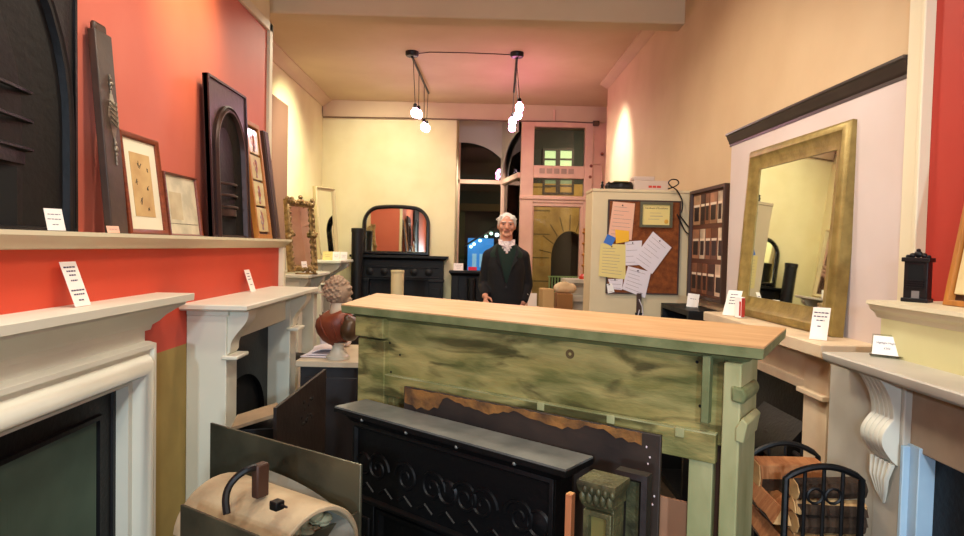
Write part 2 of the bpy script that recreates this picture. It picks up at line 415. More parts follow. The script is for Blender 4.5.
# splay between window and door
p0, p1 = V3((xs+.02, YW, 0)), V3((xdl, YD+.05, 0)); L = (p1-p0).length
spl = thing('window_2', None, None, F(p0, p1-p0)); spl['kind'] = 'structure'
t = MB().box(0, L, zt-.035, zt+.035, -.03, .04).box(-.02, .03, 0, ZC, -.04, .03).box(0, L, 0, .5, -.06, .02)
obj('window_frame', t, M_PINK, spl, bevel=.004)
obj('pane', BX(0, L, .5, ZC, -.012, -.006), M_GLASS, spl)
arc = [(L*(1-math.cos(k/12*math.pi/2))*.98, spr+(apx-spr)*math.sin(k/12*math.pi/2)) for k in range(13)]
obj('spandrel', MB().ext([(.0, spr)]+arc[1:]+[(L*.98, ZC-.01), (0, ZC-.01)], 'w', .032, .05), M_GREY, spl)
# door wall
dw = thing('door_1', None, None, F((0, YD, 0))); dw['kind'] = 'structure'
X = lambda px, y=YD: at(px, 240, 'y', y).x
def zz(py): return Z(555, py, YD)
t = MB()
xl, xr = X(519), X(590)
g0, g1 = X(531.5), X(582)
rows = [(zz(127.5), zz(166)), (zz(179), zz(196)), ]
t.box(xl, g0, 0, 3.16, -.08, .05).box(g1, xr, 0, 3.16, -.08, .05)
t.box(g0, g1, rows[0][1] if False else zz(127.5), 3.16, -.08, .05)
t.box(g0, g1, zz(178.5), zz(166), -.08, .04)
t.box(g0, g1, zz(203), zz(196), -.08, .05)
t.box(xl-.01, xr+.01, zz(200), zz(197), -.02, .075)
obj('door_frame', t, M_PINK, dw, bevel=.006)
t = MB().frame(X(528.5), X(583.5), .02, zz(202.5), [(0, -.04), (0, .03), (.05, .03), (.06, .015), (.06, -.04)])
t.box(X(531), X(581), .1, .72, -.03, .01)
lf = obj('door_leaf', t, M_PINK, dw, bevel=.003)
obj('pane', BX(X(532), X(580), .7, zz(205), -.012, -.005), M_GLASS, lf)
obj('pane', BX(g0, g1, zz(166.5), zz(127), -.02, -.013), M_GLASS, dw)
obj('pane', BX(g0, g1, zz(196.5), zz(178), -.02, -.013), M_GLASS, dw)
for i in range(5):
    u = X(540+i*7.2)
    obj('notice_strip', BX(u-.035, u+.035, zz(174), zz(169), .04, .046), mat('strip_grey', (176, 150, 130), .7), dw)
# reddish pier right of the door
struct('wall_back_pier', BX(xr, 1.9, YD-.02, YD+.14, 0, ZC), M_PINK)
# ================================================================== LEFT MANTELS
ZS = 1.517          # top of the ledge
# --- first white surround (bolection)
y0, y1 = 1.07, 2.77
FL = lambda y, x, z=0: F((x, y, z), (0, 1, 0))      # frame on the left wall: u=+y, v=z, w=+x
m1 = thing('fire_surround', 'white bolection fire surround with wide moulded shelf beside the olive wall', 'fire surround', FL(0, XLOW))
t = MB().loft([[(y0-e, v, 0), (y1+e, v, 0), (y1+e, v, w), (y0-e, v, w)] for v, e, w in
    ((1.130, -.155, .05), (1.150, -.15, .055), (1.165, -.13, .075), (1.185, -.10, .085), (1.205, -.06, .105), (1.225, -.035, .135), (1.238, -.03, .14), (1.24, 0, .158), (1.268, 0, .16), (1.27, -.003, .157))])
obj('shelf', t, M_WPAINT, m1, bevel=0)
yo = 2.57
u0, u1 = y0+y1-yo, yo
zt_ = at(155.8, 341.5, 'x', -1.27).z
obj('frieze', BX(u0, u1, zt_-.02, 1.14, 0, .05), M_WPAINT, m1)
prof = [(0, 0), (0, .07), (.008, .1), (.03, .1), (.036, .085), (.055, .085), (.07, .105), (.09, .122), (.115, .128), (.14, .118), (.155, .095), (.16, .07), (.185, .065), (.19, 0)]
prof = [(i*.80, w) for i, w in prof]
obj('bolection_frame', MB().frame3(u0, u1, 0, zt_, prof), M_WPAINT, m1, ang=50)
i0, i1, iv = u0+.148, u1-.148, zt_-.148
t = MB().frame3(i0, i1, 0, iv, [(0, -.02), (0, .02), (.02, .02), (.024, .012), (.085, .008), (.09, .02), (.105, .02), (.11, -.02)])
ins = obj('insert_frame', t, M_IRON, m1)
t = MB(); n = 60; pts = []
for k in range(n*2+1):
    u = i0+.1+(i1-i0-.2)*k/(2*n); pts.append((u, .004 if k % 2 else .011))
t.loft([[(u, v, w) for u, w in pts] for v in (0, iv-.1)], closed=False)
obj('reeded_panel', t, M_OLIVEG, m1, smooth=False)
# --- corbelled surround
def corbel_mantel(name, label, M, L, zt, D, leg_w, leg_d, zf, zcap, m, shelf_t=.03, grp=None, hole=True):
    o = thing(name, label, 'fire surround', M, grp)
    t = MB().loft([[(-e, v, 0), (L+e, v, 0), (L+e, v, D+e), (-e, v, D+e)] for v, e in ((zt-shelf_t, -.012), (zt-shelf_t*.7, 0), (zt-.004, 0), (zt, -.004))])
    obj('shelf', t, m, o)
    i = .08
    obj('frieze', MB().box(i+leg_w*.5, L-i-leg_w*.5, zf, zt-shelf_t, .003, leg_d-.03).box(i-.006, L-i+.006, zt-shelf_t-.03, zt-shelf_t, .002, leg_d+.01), m, o, bevel=.003)
    for a in (i, L-i-leg_w):
        lg = obj('leg', MB().box(a, a+leg_w, 0, zt-shelf_t, 0, leg_d).box(a-.015, a+leg_w+.015, 0, .12, 0, leg_d+.02), m, o, bevel=.004)
        zz0, zz1 = zcap, zt-shelf_t
        h = zz1-zz0; pr = [(zz0, leg_d)]
        for k in range(15):
            s = k/14
            w = leg_d+.014+(D-leg_d-.04)*(.5-.5*math.cos(math.pi*min(1, max(0, s*1.25-.12))))
            pr.append((zz0+.02+(h-.02)*s, w))
        pr.append((zz1, leg_d))
        obj('corbel', MB().ext(pr, 'u', a+.015, a+leg_w-.015), m, o, ang=50)
        obj('corbel_cap', BX(a-.012, a+leg_w+.012, zcap-.02, zcap, leg_d-.02, leg_d+.055), m, o, bevel=.006)
    if hole:
        ih = thing_part = obj('iron_insert', MB().arch_plate(i+leg_w, L-i-leg_w, zf, L/2, (L-2*i-2*leg_w)/2-.06, 0, .45, .28, .02, .05), M_IRON, o)
        obj('fire_opening', BX(i+leg_w+.02, L-i-leg_w-.02, 0, zf-.02, .004, .012), M_SOOTSHADE, ih)
    return o
corbel_mantel('fire_surround', 'white painted fire surround with scrolled corbels under the red wall ledge', FL(2.97, XLOW), 1.35, 1.2, .315, .14, .19, 1.0, .95, M_WPAINT)
corbel_mantel('fire_surround', 'small white chimneypiece below the ornate gilt mirror', FL(5.85, XL), .85, 1.2, .53, .13, .42, 1.06, 1.0, M_WPAINT, .035)
corbel_mantel('fire_surround', 'white chimneypiece with curved corbel below the plain pale mirror', FL(7.2, XL), .76, 1.3, .53, .13, .3, 1.14, 1.04, M_WPAINT, .035)
# ================================================================== ON THE LEDGE
def lean(name, label, cat, ya, yb, xb, zb, length, lean_, side='L', grp=None):
    """panel leaning on a side wall; returns (thing, width)"""
    s = math.sin(lean_); c = math.cos(lean_)
    M = F((xb, ya, zb), (0, 1, 0), (-s, 0, c)) if side == 'L' else F((xb, yb, zb), (0, -1, 0), (s, 0, c))
    return thing(name, label, cat, M, grp), abs(yb-ya)
def iron_insert(name, label, ya, yb, h, xb, lean_, rise_w, m, mo, sp, ri, bars=(.2, .275, .35), dp=.03):
    o, W = lean(name, label, 'fireplace insert', ya, yb, xb, ZS, h, lean_)
    c = W/2; hw = W*rise_w
    obj('plate', MB().arch_plate(0, W, h, c, hw, 0, sp, ri, -.02, 0).frame(0, W, 0, h, [(0, -.025), (0, .008), (.012, .008), (.016, -.025)]), m, o)
    obj('arch_moulding', MB().arch_frame(c, hw+.03, 0, sp, ri+.03, [(0, 0), (0, .012), (.008, .018), (.018, .01), (.026, .02), (.036, .018), (.042, -.015)]), mo, o, ang=50)
    fb = MB().loft([MB().arch_pts(c, hw, 0, sp, ri, 20, -.003), MB().arch_pts(c, hw*.66, 0, sp*.94, ri*.75, 20, -dp)], closed=False)
    fb.face([fb.bm.verts.new(p) for p in MB().arch_pts(c, hw*.66, 0, sp*.94, ri*.75, 20, -dp)])
    obj('fireback', fb, M_IRON2, o)
    for k, bv in enumerate(bars):
        v = h*bv
        pts = [(c-hw*.75+hw*1.5*j/10, v, -dp+(dp+.015)*math.sin(math.pi*j/10)) for j in range(11)]
        obj('grate_bar', MB().tube(pts, .008, 6), mo, o)
    v0 = h*bars[0]
    obj('ash_front', MB().loft([[(c-hw*.7+hw*1.4*j/10, v, -dp+(dp+.012)*math.sin(math.pi*j/10)) for j in range(11)] for v in (v0-.05, v0-.012)], closed=False), mo, o)
    obj('ash_shadow', BX(c-hw*.6, c+hw*.6, .0, v0-.06, -dp+.001, -dp+.003), M_SOOTSHADE, o)
    return o
iron_insert('fireplace_insert', 'large black arched iron fireplace insert at the near end of the ledge', 1.18, 2.28, 1.30, -1.415, R(.3), .45, M_IRON, M_IRON, .36, .62, (.20, .27, .34))
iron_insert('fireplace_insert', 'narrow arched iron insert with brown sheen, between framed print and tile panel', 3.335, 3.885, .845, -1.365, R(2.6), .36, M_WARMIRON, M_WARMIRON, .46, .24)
o, W = lean('pilaster', 'tall narrow dark slate pilaster with a carved drop, leaning on red wall', 'pilaster', 2.385, 2.495, -1.345, ZS, .775, R(5.2))
obj('slab', BX(0, W, 0, .755, -.03, .0), M_SLABD, o, bevel=.004)
obj('slab_head', BX(.012, W-.015, .745, .79, -.028, -.006), M_DARKW, o, bevel=.012)
t = MB(); c = W*.6
for v, r in ((.585, .006), (.565, .009), (.55, .006), (.34, .006), (.32, .009), (.30, .006), (.275, .004)):
    t.ball((c, v, .003), (r, r*1.5, r), 10, 8)
t.loft([[(c-a, v, 0), (c, v, d), (c+a, v, 0)] for v, a, d in ((.53, .004, .006), (.50, .010, .012), (.47, .022, .016), (.445, .027, .018), (.42, .018, .016), (.39, .010, .012), (.36, .004, .006))], closed=False)
for k in range(5):
    for sg in (-1, 1): t.tube([(c, .40+.02*k, .016), (c+sg*.022, .425+.018*k, .008)], .0035, 5)
t.tube([(c, .60, .002), (c, .26, .002)], .0035, 6)
obj('carved_drop', t, mat('pewter', (150, 136, 116), .35, .6, c2=(96, 86, 74), scale=20), o)
def picture(label, ya, yb, h, xb, ln, fw, fm, mount, grp=None):
    o, W = lean('framed_picture', label, 'picture', ya, yb, xb, ZS, h, ln, 'L', grp)
    obj('frame', MB().frame(0, W, 0, h, [(0, -.018), (0, .0), (fw*.3, .006), (fw*.8, .002), (fw, -.004), (fw, -.018)]), fm, o)
    obj('backing', BX(fw*.5, W-fw*.5, fw*.5, h-fw*.5, -.016, -.01), M_MOUNT if mount else M_PRINT, o)
    return o, W
o, W = picture('mahogany framed figure sketch in a wide cream mount, beside the slate pilaster', 2.51, 2.815, .41, -1.345, R(7), .022, M_MAHOG, True)
sk = obj('sketch', BX(.072, W-.075, .075, .335, -.0098, -.0085), M_SKETCH, o)
t = MB()
for (u, v, s) in ((.14, .285, .016), (.105, .215, .010), (.19, .2, .012), (.13, .14, .013), (.18, .11, .009), (.2, .27, .008)):
    for q in range(5):
        a = random.uniform(0, 6.3); t.tube([(u+random.uniform(-.5, .5)*s, v+random.uniform(-.8, .8)*s, -.0083), (u+s*math.cos(a), v+s*math.sin(a)*1.3, -.0083)], .0012, 4)
obj('pencil_figures', t, M_INK, sk)
o, W = picture('small pale map print in thin mahogany frame, next to the framed sketch', 2.835, 3.165, .285, -1.345, R(7), .009, M_MAHOG, False)
obj('caption_line', BX(.02, W-.02, .055, .057, -.0098, -.009), M_INK, o)
obj('shaded_map', BX(.05, W*.5, .075, .2, -.0099, -.0092), mat('map_shade', (190, 172, 138), .8, c2=(206, 192, 156), scale=14), o)
# tile panels
def tile_strip(label, ya, yb, h, xb, ln, n, fm, grp='fireplace tile panels', side='L', zb=ZS, fw=.03):
    o, W = lean('tile_panel', label, 'tile panel', ya, yb, xb, zb, h, ln, side, grp)
    obj('frame', MB().frame(0, W, 0, h, [(0, -.03), (0, .0), (fw-.002, .0), (fw, -.01), (fw, -.03)]), fm, o, bevel=.002)
    obj('backing', BX(fw*.6, W-fw*.6, fw*.6, h-fw*.6, -.028, -.02), M_DARKW, o)
    th = (h-fw*2-.02)/n
    for k in range(n):
        a, b = fw+.006, W-fw-.006; v = fw+.01+th*k
        tl = obj('tile', BX(a, b, v+.006, v+th-.006, -.02, -.008), M_TILE, o, bevel=.003)
        c = (a+b)/2; q = MB()
        random.seed(11+k)
        for z in range(7):
            an = z*.9; rr = th*.3*random.uniform(.3, 1)
            q.ball((c+math.cos(an)*rr*.8, v+th/2+math.sin(an)*rr, -.008), (th*.07, th*.1, .002), 8, 6)
        q.tube([(c-th*.1, v+th*.12, -.007), (c+th*.02, v+th*.4, -.007), (c-th*.02, v+th*.8, -.007)], .004, 5)
        q.ball((c, v+th*.17, -.008), (th*.12, th*.08, .002), 10, 6)
        obj('flower_motif', q, M_TILEP, tl)
    return o
tile_strip('tall oak framed panel of four flowered cream tiles, leaning past arched insert', 3.98, 4.25, .745, -1.345, R(7.5), 4, M_WOODO)
o, W = lean('board', 'narrow dark walnut board leaning on the far end of the ledge', 'board', 4.31, 4.41, -1.34, ZS, .73, R(7.5))
obj('plank', BX(0, W, 0, .73, -.025, 0), M_DARKW, o, bevel=.003)
obj('beaded_edge', MB().cyl((.012, .01, .0), (.012, .72, .0), .006, 8), M_WARMIRON, o)
# price cards ------------------------------------------------------
def card(label, M, w, h, lines, fold=True, m=None, grp='price cards'):
    """lines: list of (v fraction, width fraction, text or None, size)"""
    o = thing('price_card', label, 'price card', M, grp)
    obj('card_sheet', BX(0, w, 0, h, -.0012, 0), m or M_CARD, o)
    t = MB(); any_ = False
    for v, wf, s, sz in lines:
        if s: text(s, sz, w/2, v*h, .0003, M_TEXT, o)
        else:
            any_ = True; u = w*(1-wf)/2; x = u
            random.seed(int(v*1000)+int(wf*77))
            while x < w-u-.002:
                l = min(random.uniform(.006, .014), w-u-x); t.box(x, x+l, v*h, v*h+h*.032, .0002, .0008); x += l+.003
    if any_: obj('printed_lines', t, M_TEXT, o)
    else: t.bm.free()
    return o
def cardL(label, bx, by, z, x_hint, w, h, ln, lines, yaw=0, xf=-1.3):
    p = at(bx, by, 'x', xf)
    s, c = math.sin(ln), math.cos(ln)
    return card(label, F((p.x, p.y, z+.002), (math.sin(yaw), math.cos(yaw), 0), (-s*math.cos(yaw), s*math.sin(yaw), c)), w, h, lines)
def cardR(label, p, w, h, ln, lines, yaw=0, m=None):
    U = V3((math.sin(yaw), -math.cos(yaw), 0)); B = V3((math.cos(yaw), math.sin(yaw), 0))
    return card(label, F(p, U, B*math.sin(ln)+V3((0, 0, math.cos(ln)))), w, h, lines, m=m)
p = at(75, 301.5, 'z', 1.27)
cardL('tall white price card with seven printed lines on the bolection shelf', 75.5, 302, 1.27, 0, .085, .155, R(20),
      [(.86, .75, None, 0), (.77, .55, None, 0), (.68, .4, None, 0), (.56, .4, None, 0), (.34, .8, None, 0), (.25, .65, None, 0), (.12, .3, None, 0)], xf=-1.30)
card('small white price card on the ledge below the large black arched insert', F((-1.318, 1.985, ZS+.002), (.3, 1, 0), (-.25, .05, 1)), .062, .07, [(.72, .7, None, 0), (.5, .8, None, 0), (.25, .35, None, 0)])
card('tiny pinkish price card at the foot of the slate pilaster', F((-1.315, 2.30, ZS+.001), (.4, 1, 0), (-.3, .1, 1)), .05, .026, [(.5, .6, None, 0)], m=M_CARDP)
cardL('upright white price card on the corbelled surround under the red wall', 251, 293, 1.2, 0, .085, .135, R(18), [(.8, .6, None, 0), (.68, .5, None, 0), (.55, .6, None, 0), (.3, .4, None, 0)], xf=-1.31)
p = at(297, 275, 'z', 1.2)
card('slim white card propped by the gilt mirror', F((-1.62, 6.02, 1.202), (.8, .6, 0), (-.25, .1, 1)), .055, .12, [(.7, .6, None, 0), (.5, .6, None, 0)])
for k, (px, w, lab, m) in enumerate(((322.5, .115, 'cream card on the far white chimneypiece, nearest the plain mirror', M_CARDY), (333, .08, 'white card between two others on the far white chimneypiece', None), (341, .08, 'white card beside the black flue pipe on the far chimneypiece', None))):
    q = at(px, 262, 'y', 7.35)
    card(lab, F((q.x, 7.35-.03*k, 1.302), (1, 0, 0), (0, .2, 1)), w, .1, [(.6, .6, None, 0), (.4, .5, None, 0)], m=m)
# small fixings on the bolection shelf
M_PIN = M_BRASS
for k, (px, py) in enumerate(((49, 301), (117, 293.5))):
    q = at(px, py, 'z', 1.271)
    solo('brass_hook', ('small brass hook on the bolection shelf behind the tall price card', 'small brass hook near the far end of the bolection shelf')[k], 'hook',
         MB().tube([(0, 0, 0), (0, .03, 0), (.004, .045, 0), (0, .06, 0)], .004, 6).lathe([(.012, 0), (.012, .004), (.004, .008)], (0, 0, 0)), M_BRASS, F((q.x+.005, q.y, 1.27)), 'brass hooks')
# ================================================================== MIRRORS LEFT
def rect_mirror(label, O, U, tilt, W, h, fw, fm, carved=False, depth=.04):
    U = V3(U).normalized(); N = U.cross(V3((0, 0, 1))); Vv = (V3((0, 0, 1))*math.cos(tilt)-N*math.sin(tilt))
    o = thing('mirror', label, 'mirror', F(O, U, Vv))
    fr = obj('frame', MB().frame(0, W, 0, h, [(0, -depth), (0, -.004), (fw*.15, .008), (fw*.35, .012), (fw*.55, 0), (fw*.85, -.012), (fw, -.014), (fw, -depth)]), fm, o, ang=40)
    gl = obj('mirror_glass', BX(fw*.8, W-fw*.8, fw*.8, h-fw*.8, -.024, -.018), M_MIRROR, o, smooth=False)
    if carved:
        t = MB(); random.seed(5)
        for (a, b, n, hz) in ((0, W, 9, 1), (0, h, 13, 0)):
            for side in (0, 1):
                for k in range(n):
                    s = a+(b-a)*(k+.5)/n
                    u, v = (s, fw/2 if side == 0 else h-fw/2) if hz else (fw/2 if side == 0 else W-fw/2, s)
                    t.ball((u, v, .008), (fw*random.uniform(.2, .34), fw*random.uniform(.22, .36), .010), 8, 6)
        for (u, v) in ((W/2, h), (0.02, h*.5), (W-.02, h*.5), (W/2, .02), (.03, h-.02), (W-.03, h-.02)):
            for q in range(4):
                t.ball((u+random.uniform(-.04, .04), v+random.uniform(-.02, .03), .01), (.028, .022, .018), 8, 6)
        obj('carved_leaves', t, M_GILT, fr)
    return o
q0 = at(291, 266, 'y', 6.1); q1 = at(318, 265, 'y', 6.5)
U = V3((q1.x-q0.x, .4, 0)); rect_mirror('ornate carved gilt mirror leaning on the small white chimneypiece', (q0.x, 6.1, 1.215), U, R(5), U.length, .70, .065, M_GILT, True)
q0 = at(319.5, 258, 'y', 7.5); q1 = at(339, 258, 'y', 7.86)
U = V3((q1.x-q0.x, .36, 0)); rect_mirror('plain pale framed mirror on the far white chimneypiece by the corner', (q0.x, 7.5, 1.307), U, R(5), U.length, .86, .045, M_PALEFR)
t = MB(); random.seed(3)
for k in range(14): t.ball((-.09+.013*k+random.uniform(-.01, .01), .02+random.uniform(0, .04), random.uniform(-.01, .01)), (.018, .02, .014), 8, 6)
t.box(-.1, .1, 0, .014, -.02, .02)
solo('gilt_crest', 'loose carved gilt crest lying below the ornate mirror', 'carving', t, M_GILT, F((-1.58, 6.0, 1.2)))
# ================================================================== BACK LEFT: black chimneypiece, arched mirror, pipes
xa, xb_ = at(350, 254, 'y', 8.3).x, at(448, 258, 'y', 8.3).x
Wm = xb_-xa; zm = at(400, 255.5, 'y', 8.3).z
bm_ = thing('fire_surround', 'black iron chimneypiece against the cream wall below the arched mirror', 'fire surround', F((xa, YB, 0)))
t = MB().loft([[(e, v, 0), (Wm-e, v, 0), (Wm-e, v, .24-e), (e, v, .24-e)] for v, e in ((zm-.06, .05), (zm-.045, .03), (zm-.03, .012), (zm-.028, 0), (zm, 0))])
obj('shelf', t, M_IRON2, bm_)
t = MB().box(.06, Wm-.06, zm-.32, zm-.05, 0, .15).box(.12, Wm-.12, zm-.16, zm-.14, .15, .165).box(.12, Wm-.12, zm-.29, zm-.275, .15, .165)
for k in range(5): t.lathe([(.05, .15), (.05, .165), (.03, .17), (.02, .175)], (.25+k*(Wm-.5)/4, zm-.215, 0), 'w', 16)
obj('frieze', t, M_IRON2, bm_, bevel=.004)
for a in (.06, Wm-.24):
    obj('leg', MB().box(a, a+.18, 0, zm-.3, 0, .17).box(a+.03, a+.15, .15, zm-.42, .17, .18).box(a-.01, a+.19, zm-.34, zm-.31, 0, .19), M_IRON2, bm_, bevel=.004)
obj('arched_plate', MB().arch_plate(.24, Wm-.24, zm-.32, Wm/2, .3, 0, .55, .3, .02, .06), M_IRON2, bm_)
obj('fire_opening', BX(.2, Wm-.2, 0, zm-.34, .004, .014), M_SOOTSHADE, bm_)
# arched mirror
c0, c1 = at(361, 254, 'y', 8.38).x, at(429, 257, 'y', 8.38).x; hw = (c1-c0)/2
am = thing('mirror', 'black framed arch-topped overmantel mirror standing on the black chimneypiece', 'mirror', F((c0+hw, 8.44, zm+.002), (1, 0, 0), (0, .03, 1)))
hm = at(395, 204.5, 'y', 8.38).z-zm
def squarch(m, hw_, h_, r, w, i, n=10):
    pts = [(-hw_+i, i, w)]
    for (cx, sg) in ((-hw_+r, 0), (hw_-r, 1)):
        for k in range(n+1):
            a = math.pi*(1-.5*k/n) if sg == 0 else math.pi*.5*(1-k/n)
            sag = .05*(1-(abs(cx+(r-i)*math.cos(a))/hw_)**2)
            pts.append((cx+(r-i)*math.cos(a), h_-.05-r+(r-i)*math.sin(a)+sag, w))
        if sg == 0:
            for k in range(1, 8):
                x = cx+(2*hw_-2*r)*k/8; pts.append((x, h_-.05-i+.05*(1-(x/hw_)**2), w))
    return pts+[(hw_-i, i, w)]
t = MB().loft([squarch(0, hw, hm, .2, w, i) for i, w in ((0, -.03), (0, .012), (.015, .03), (.035, .03), (.05, .008), (.05, -.03))], loop=True)
obj('frame', t, M_BLACKFR, am, ang=50)
t = MB(); vs = [t.bm.verts.new(p) for p in squarch(0, hw, hm, .2, -.008, .045)]; t.face(vs)
obj('mirror_glass', t, M_MIRROR, am, smooth=False)
q = at(357.5, 240, 'y', 8.12)
solo('flue_pipe', 'tall matt black flue pipe standing in front of the black chimneypiece', 'flue pipe',
     MB().lathe([(.0, 0), (.075, 0), (.075, 1.64), (.08, 1.645), (.08, 1.69), (.066, 1.695), (.066, 1.6), (0, 1.6)], n=24), M_PIPE, F((q.x+.0, 8.12, 0)))
q = at(397.5, 280, 'y', 6.0)
solo('clay_pipe', 'cream cylindrical pipe standing behind the green mantel', 'pipe', MB().lathe([(0, 0), (.06, 0), (.06, 1.235), (.064, 1.24), (.064, 1.258), (.05, 1.26), (.05, 1.1), (0, 1.1)], n=24), M_CLAY, F((q.x, 6.0, 0)))
# black stove in the window bay
xa, xb_ = at(449, 270, 'y', 8.15).x, at(486, 272, 'y', 8.15).x
zs = at(465, 271, 'y', 8.15).z; Ws = xb_-xa
st = thing('stove', 'black iron fire surround in the window bay behind the man', 'stove', F((xa, 8.45, 0)))
obj('top', MB().loft([[(e, v, 0), (Ws-e, v, 0), (Ws-e, v, .34-e), (e, v, .34-e)] for v, e in ((zs-.06, .03), (zs-.03, .01), (zs-.025, 0), (zs, 0))]), M_IRON2, st)
obj('body', MB().box(.03, Ws-.03, 0, zs-.05, 0, .26), M_IRON2, st, bevel=.006)
for a in (.035, Ws-.12): obj('leg', MB().box(a, a+.085, 0, zs-.06, .26, .30), M_IRON2, st, bevel=.004)
obj('flue_column', MB().cyl((Ws*.62, 0, .27), (Ws*.62, zs-.1, .27), .055, 20), M_PIPE, st)
q = at(453.5, 270.5, 'y', 8.25)
card('white price card on the black stove by the window', F((q.x, 8.25, zs+.002), (1, .1, 0), (0, .25, 1)), .125, .095, [(.7, .7, None, 0), (.5, .5, None, 0), (.3, .3, None, 0)])
# ================================================================== TABLE WITH BUST
tb = thing('display_table', 'dark chest with pale stone top carrying the bust', 'table', F((-1.05, 4.42, 0)))
obj('top', BX(0, .72, .765, .8, 0, .66), M_SLABT, tb, bevel=.004)
obj('body', BX(.02, .70, 0, .765, .02, .62), M_CHEST, tb, bevel=.004)
obj('door', BX(.05, .36, .06, .7, .62, .632), M_CHEST, tb, bevel=.004)
obj('door', BX(.37, .67, .06, .7, .62, .632), M_CHEST, tb, bevel=.004)
qb = at(338, 358.5, 'z', .802)
bu = thing('bust', 'classical bust with curled stone hair and rust red drapery on the pale stone top', 'bust', F((qb.x, qb.y, .802)))
obj('socle', MB().lathe([(0, 0), (.07, 0), (.07, .018), (.06, .024), (.052, .034), (.04, .05), (.034, .07), (.04, .09), (.05, .1), (0, .1)], n=24), M_SOCLE, bu)
# head looks along +u, a little away; local: u right, v up, w to viewer
t = MB()
t.cap((-.005, .26, .0), (.0, .34, -.0), .052, .046)
t.cap((-.03, .235, .0), (.02, .235, 0), .05)
obj('neck', union(t, .006, 4), M_BUSTN, bu)
t = MB()
t.ball((.0, .405, 0), (.072, .088, .068), 24, 16)
t.cap((.035, .365, 0), (.05, .345, 0), .036, .026)          # jaw and chin
t.cap((.062, .42, 0), (.074, .398, 0), .009, .012)          # nose
t.ball((.06, .43, 0), (.02, .014, .045), 12, 8)
t.ball((.066, .362, 0), (.016, .008, .022), 12, 8)
t.ball((-.0, .4, .066), (.014, .024, .01), 10, 8); t.ball((-.0, .4, -.066), (.014, .024, .01), 10, 8)
obj('head', union(t, .005, 3), M_BUST, bu)
t = MB()
t.ball((-.012, .412, 0), (.075, .086, .073), 28, 18)
for k in range(150):
    y_ = 1-2*(k+.5)/150; r_ = math.sqrt(1-y_*y_); a = k*2.39996
    d = V3((r_*math.cos(a), y_, r_*math.sin(a)))
    if d.x > .55 and d.y < .45 or d.y < -.75: continue
    wv = .010+.004*math.sin(y_*14)
    t.ball((-.012+.076*d.x, .412+.087*d.y, .074*d.z), (wv, wv*.75, wv), 8, 6)
obj('hair', union(t, .004, 1), M_BUST, bu)
t = MB()
def bring(v, a, b, ou=0, ow=0, n=28, ruf=.006): return [(ou+a*math.cos(2*math.pi*j/n)*(1+ruf*math.sin(j*3+v*40)), v+.012*math.sin(2*math.pi*j/n*2), ow+b*math.sin(2*math.pi*j/n)*(1+ruf*10*math.sin(j*2+v*60)/10)) for j in range(n)]
t.loft([bring(v, a, b, ou) for v, a, b, ou in ((.09, .03, .03, 0), (.1, .055, .045, -.005), (.12, .085, .06, -.012), (.16, .112, .075, -.016), (.2, .124, .082, -.016), (.235, .12, .082, -.014), (.262, .095, .075, -.008), (.285, .062, .06, -.002), (.288, .05, .05, 0))])
obj('drapery', t, M_RUST, bu, ang=80)
t = MB()
t.ball((.075, .185, .03), (.062, .075, .075), 20, 14); t.cap((.1, .22, -.02), (.06, .25, .05), .03, .024)
obj('chest', union(t, .006, 4), M_DKBROWN, bu)
t = MB()
for k in range(0, 6, 2):
    t.tube([(-.1+.03*k, .27-.008*k, .055+.004*k), (-.085+.034*k, .21, .085), (-.06+.03*k, .15, .075), (-.03+.018*k, .11, .05)], .004, 6)
obj('drapery_folds', t, M_RUST, bu)
# papers, wire tray, chair behind
for k, (px, py, yy) in enumerate(((300, 352, 4.2),)):
    for j in range(3):
        Mx = F((-1.04+.012*j, 4.0+.02*j, .8025+.009*j), (1, .15*j-.1, 0), (0, 0, 1))
        solo('paper_sheaf', ('bottom sheaf of white papers beside the bust', 'middle sheaf of white papers beside the bust', 'topmost curled sheaf of papers beside the bust')[j], 'papers',
             MB().loft([[(.16*s/6, .0+.02*abs(math.sin(s*.5))*(j == 2)+.001, w) for s in range(7)]+[(.16*s/6, .0055+.02*abs(math.sin(s*.5))*(j == 2), w) for s in range(6, -1, -1)] for w in (-.1, .12)]), M_CARDV, Mx, 'papers on the stone top')
bx = thing('paper_box', 'rough pale wrapped parcel behind the bust', 'parcel', F((-1.04, 4.36, .803), (1, .0, 0)))
obj('wrapping', MB().box(0, .2, 0, .08, -.04, .06), M_CARDV, bx, bevel=.018)
obj('flap', BX(.02, .19, .08, .085, -.03, .05), M_CARD, bx, bevel=.002)
tr = thing('wire_tray', 'black wire letter tray with white papers behind the bust', 'letter tray', F((-1.22, 5.15, .78), (1, 0, 0)))
t = MB()
for v in (0, .07, .14):
    t.tube([(0, v, 0), (.3, v, 0), (.3, v, -.22), (0, v, -.22), (0, v, 0)], .005, 6)
for u in (0, .15, .3): t.tube([(u, 0, 0), (u, .16, 0)], .005, 6)
t.tube([(0, 0, -.22), (0, .16, -.22)], .005, 6); t.tube([(.3, 0, -.22), (.3, .16, -.22)], .005, 6)
obj('wire_frame', t, M_BLKP, tr)
for v in (.006, .076, .146): obj('paper', BX(.02, .28, v, v+.02, -.2, -.01), M_CARDV, tr)
obj('stand', MB().box(.0, .3, -.78, -.005, -.22, -.0), M_CHEST, tr, bevel=.004)
ch = thing('office_chair', 'black leather chair back beside the wire tray', 'chair', F((-1.52, 5.35, 0), (1, .3, 0)))
t = MB(); t.ball((0, .92, 0), (.05, .17, .12), 20, 14); obj('backrest', t, M_LEATHER, ch)
obj('seat', MB().ball((0, .5, -.1), (.2, .05, .2), 20, 10), M_LEATHER, ch)
obj('column', MB().cyl((0, .05, -.1), (0, .47, -.1), .025, 12).tube([(0, .5, .06), (0, .62, .03), (0, .8, .0)], .015, 8), M_BLKP, ch)
t = MB()
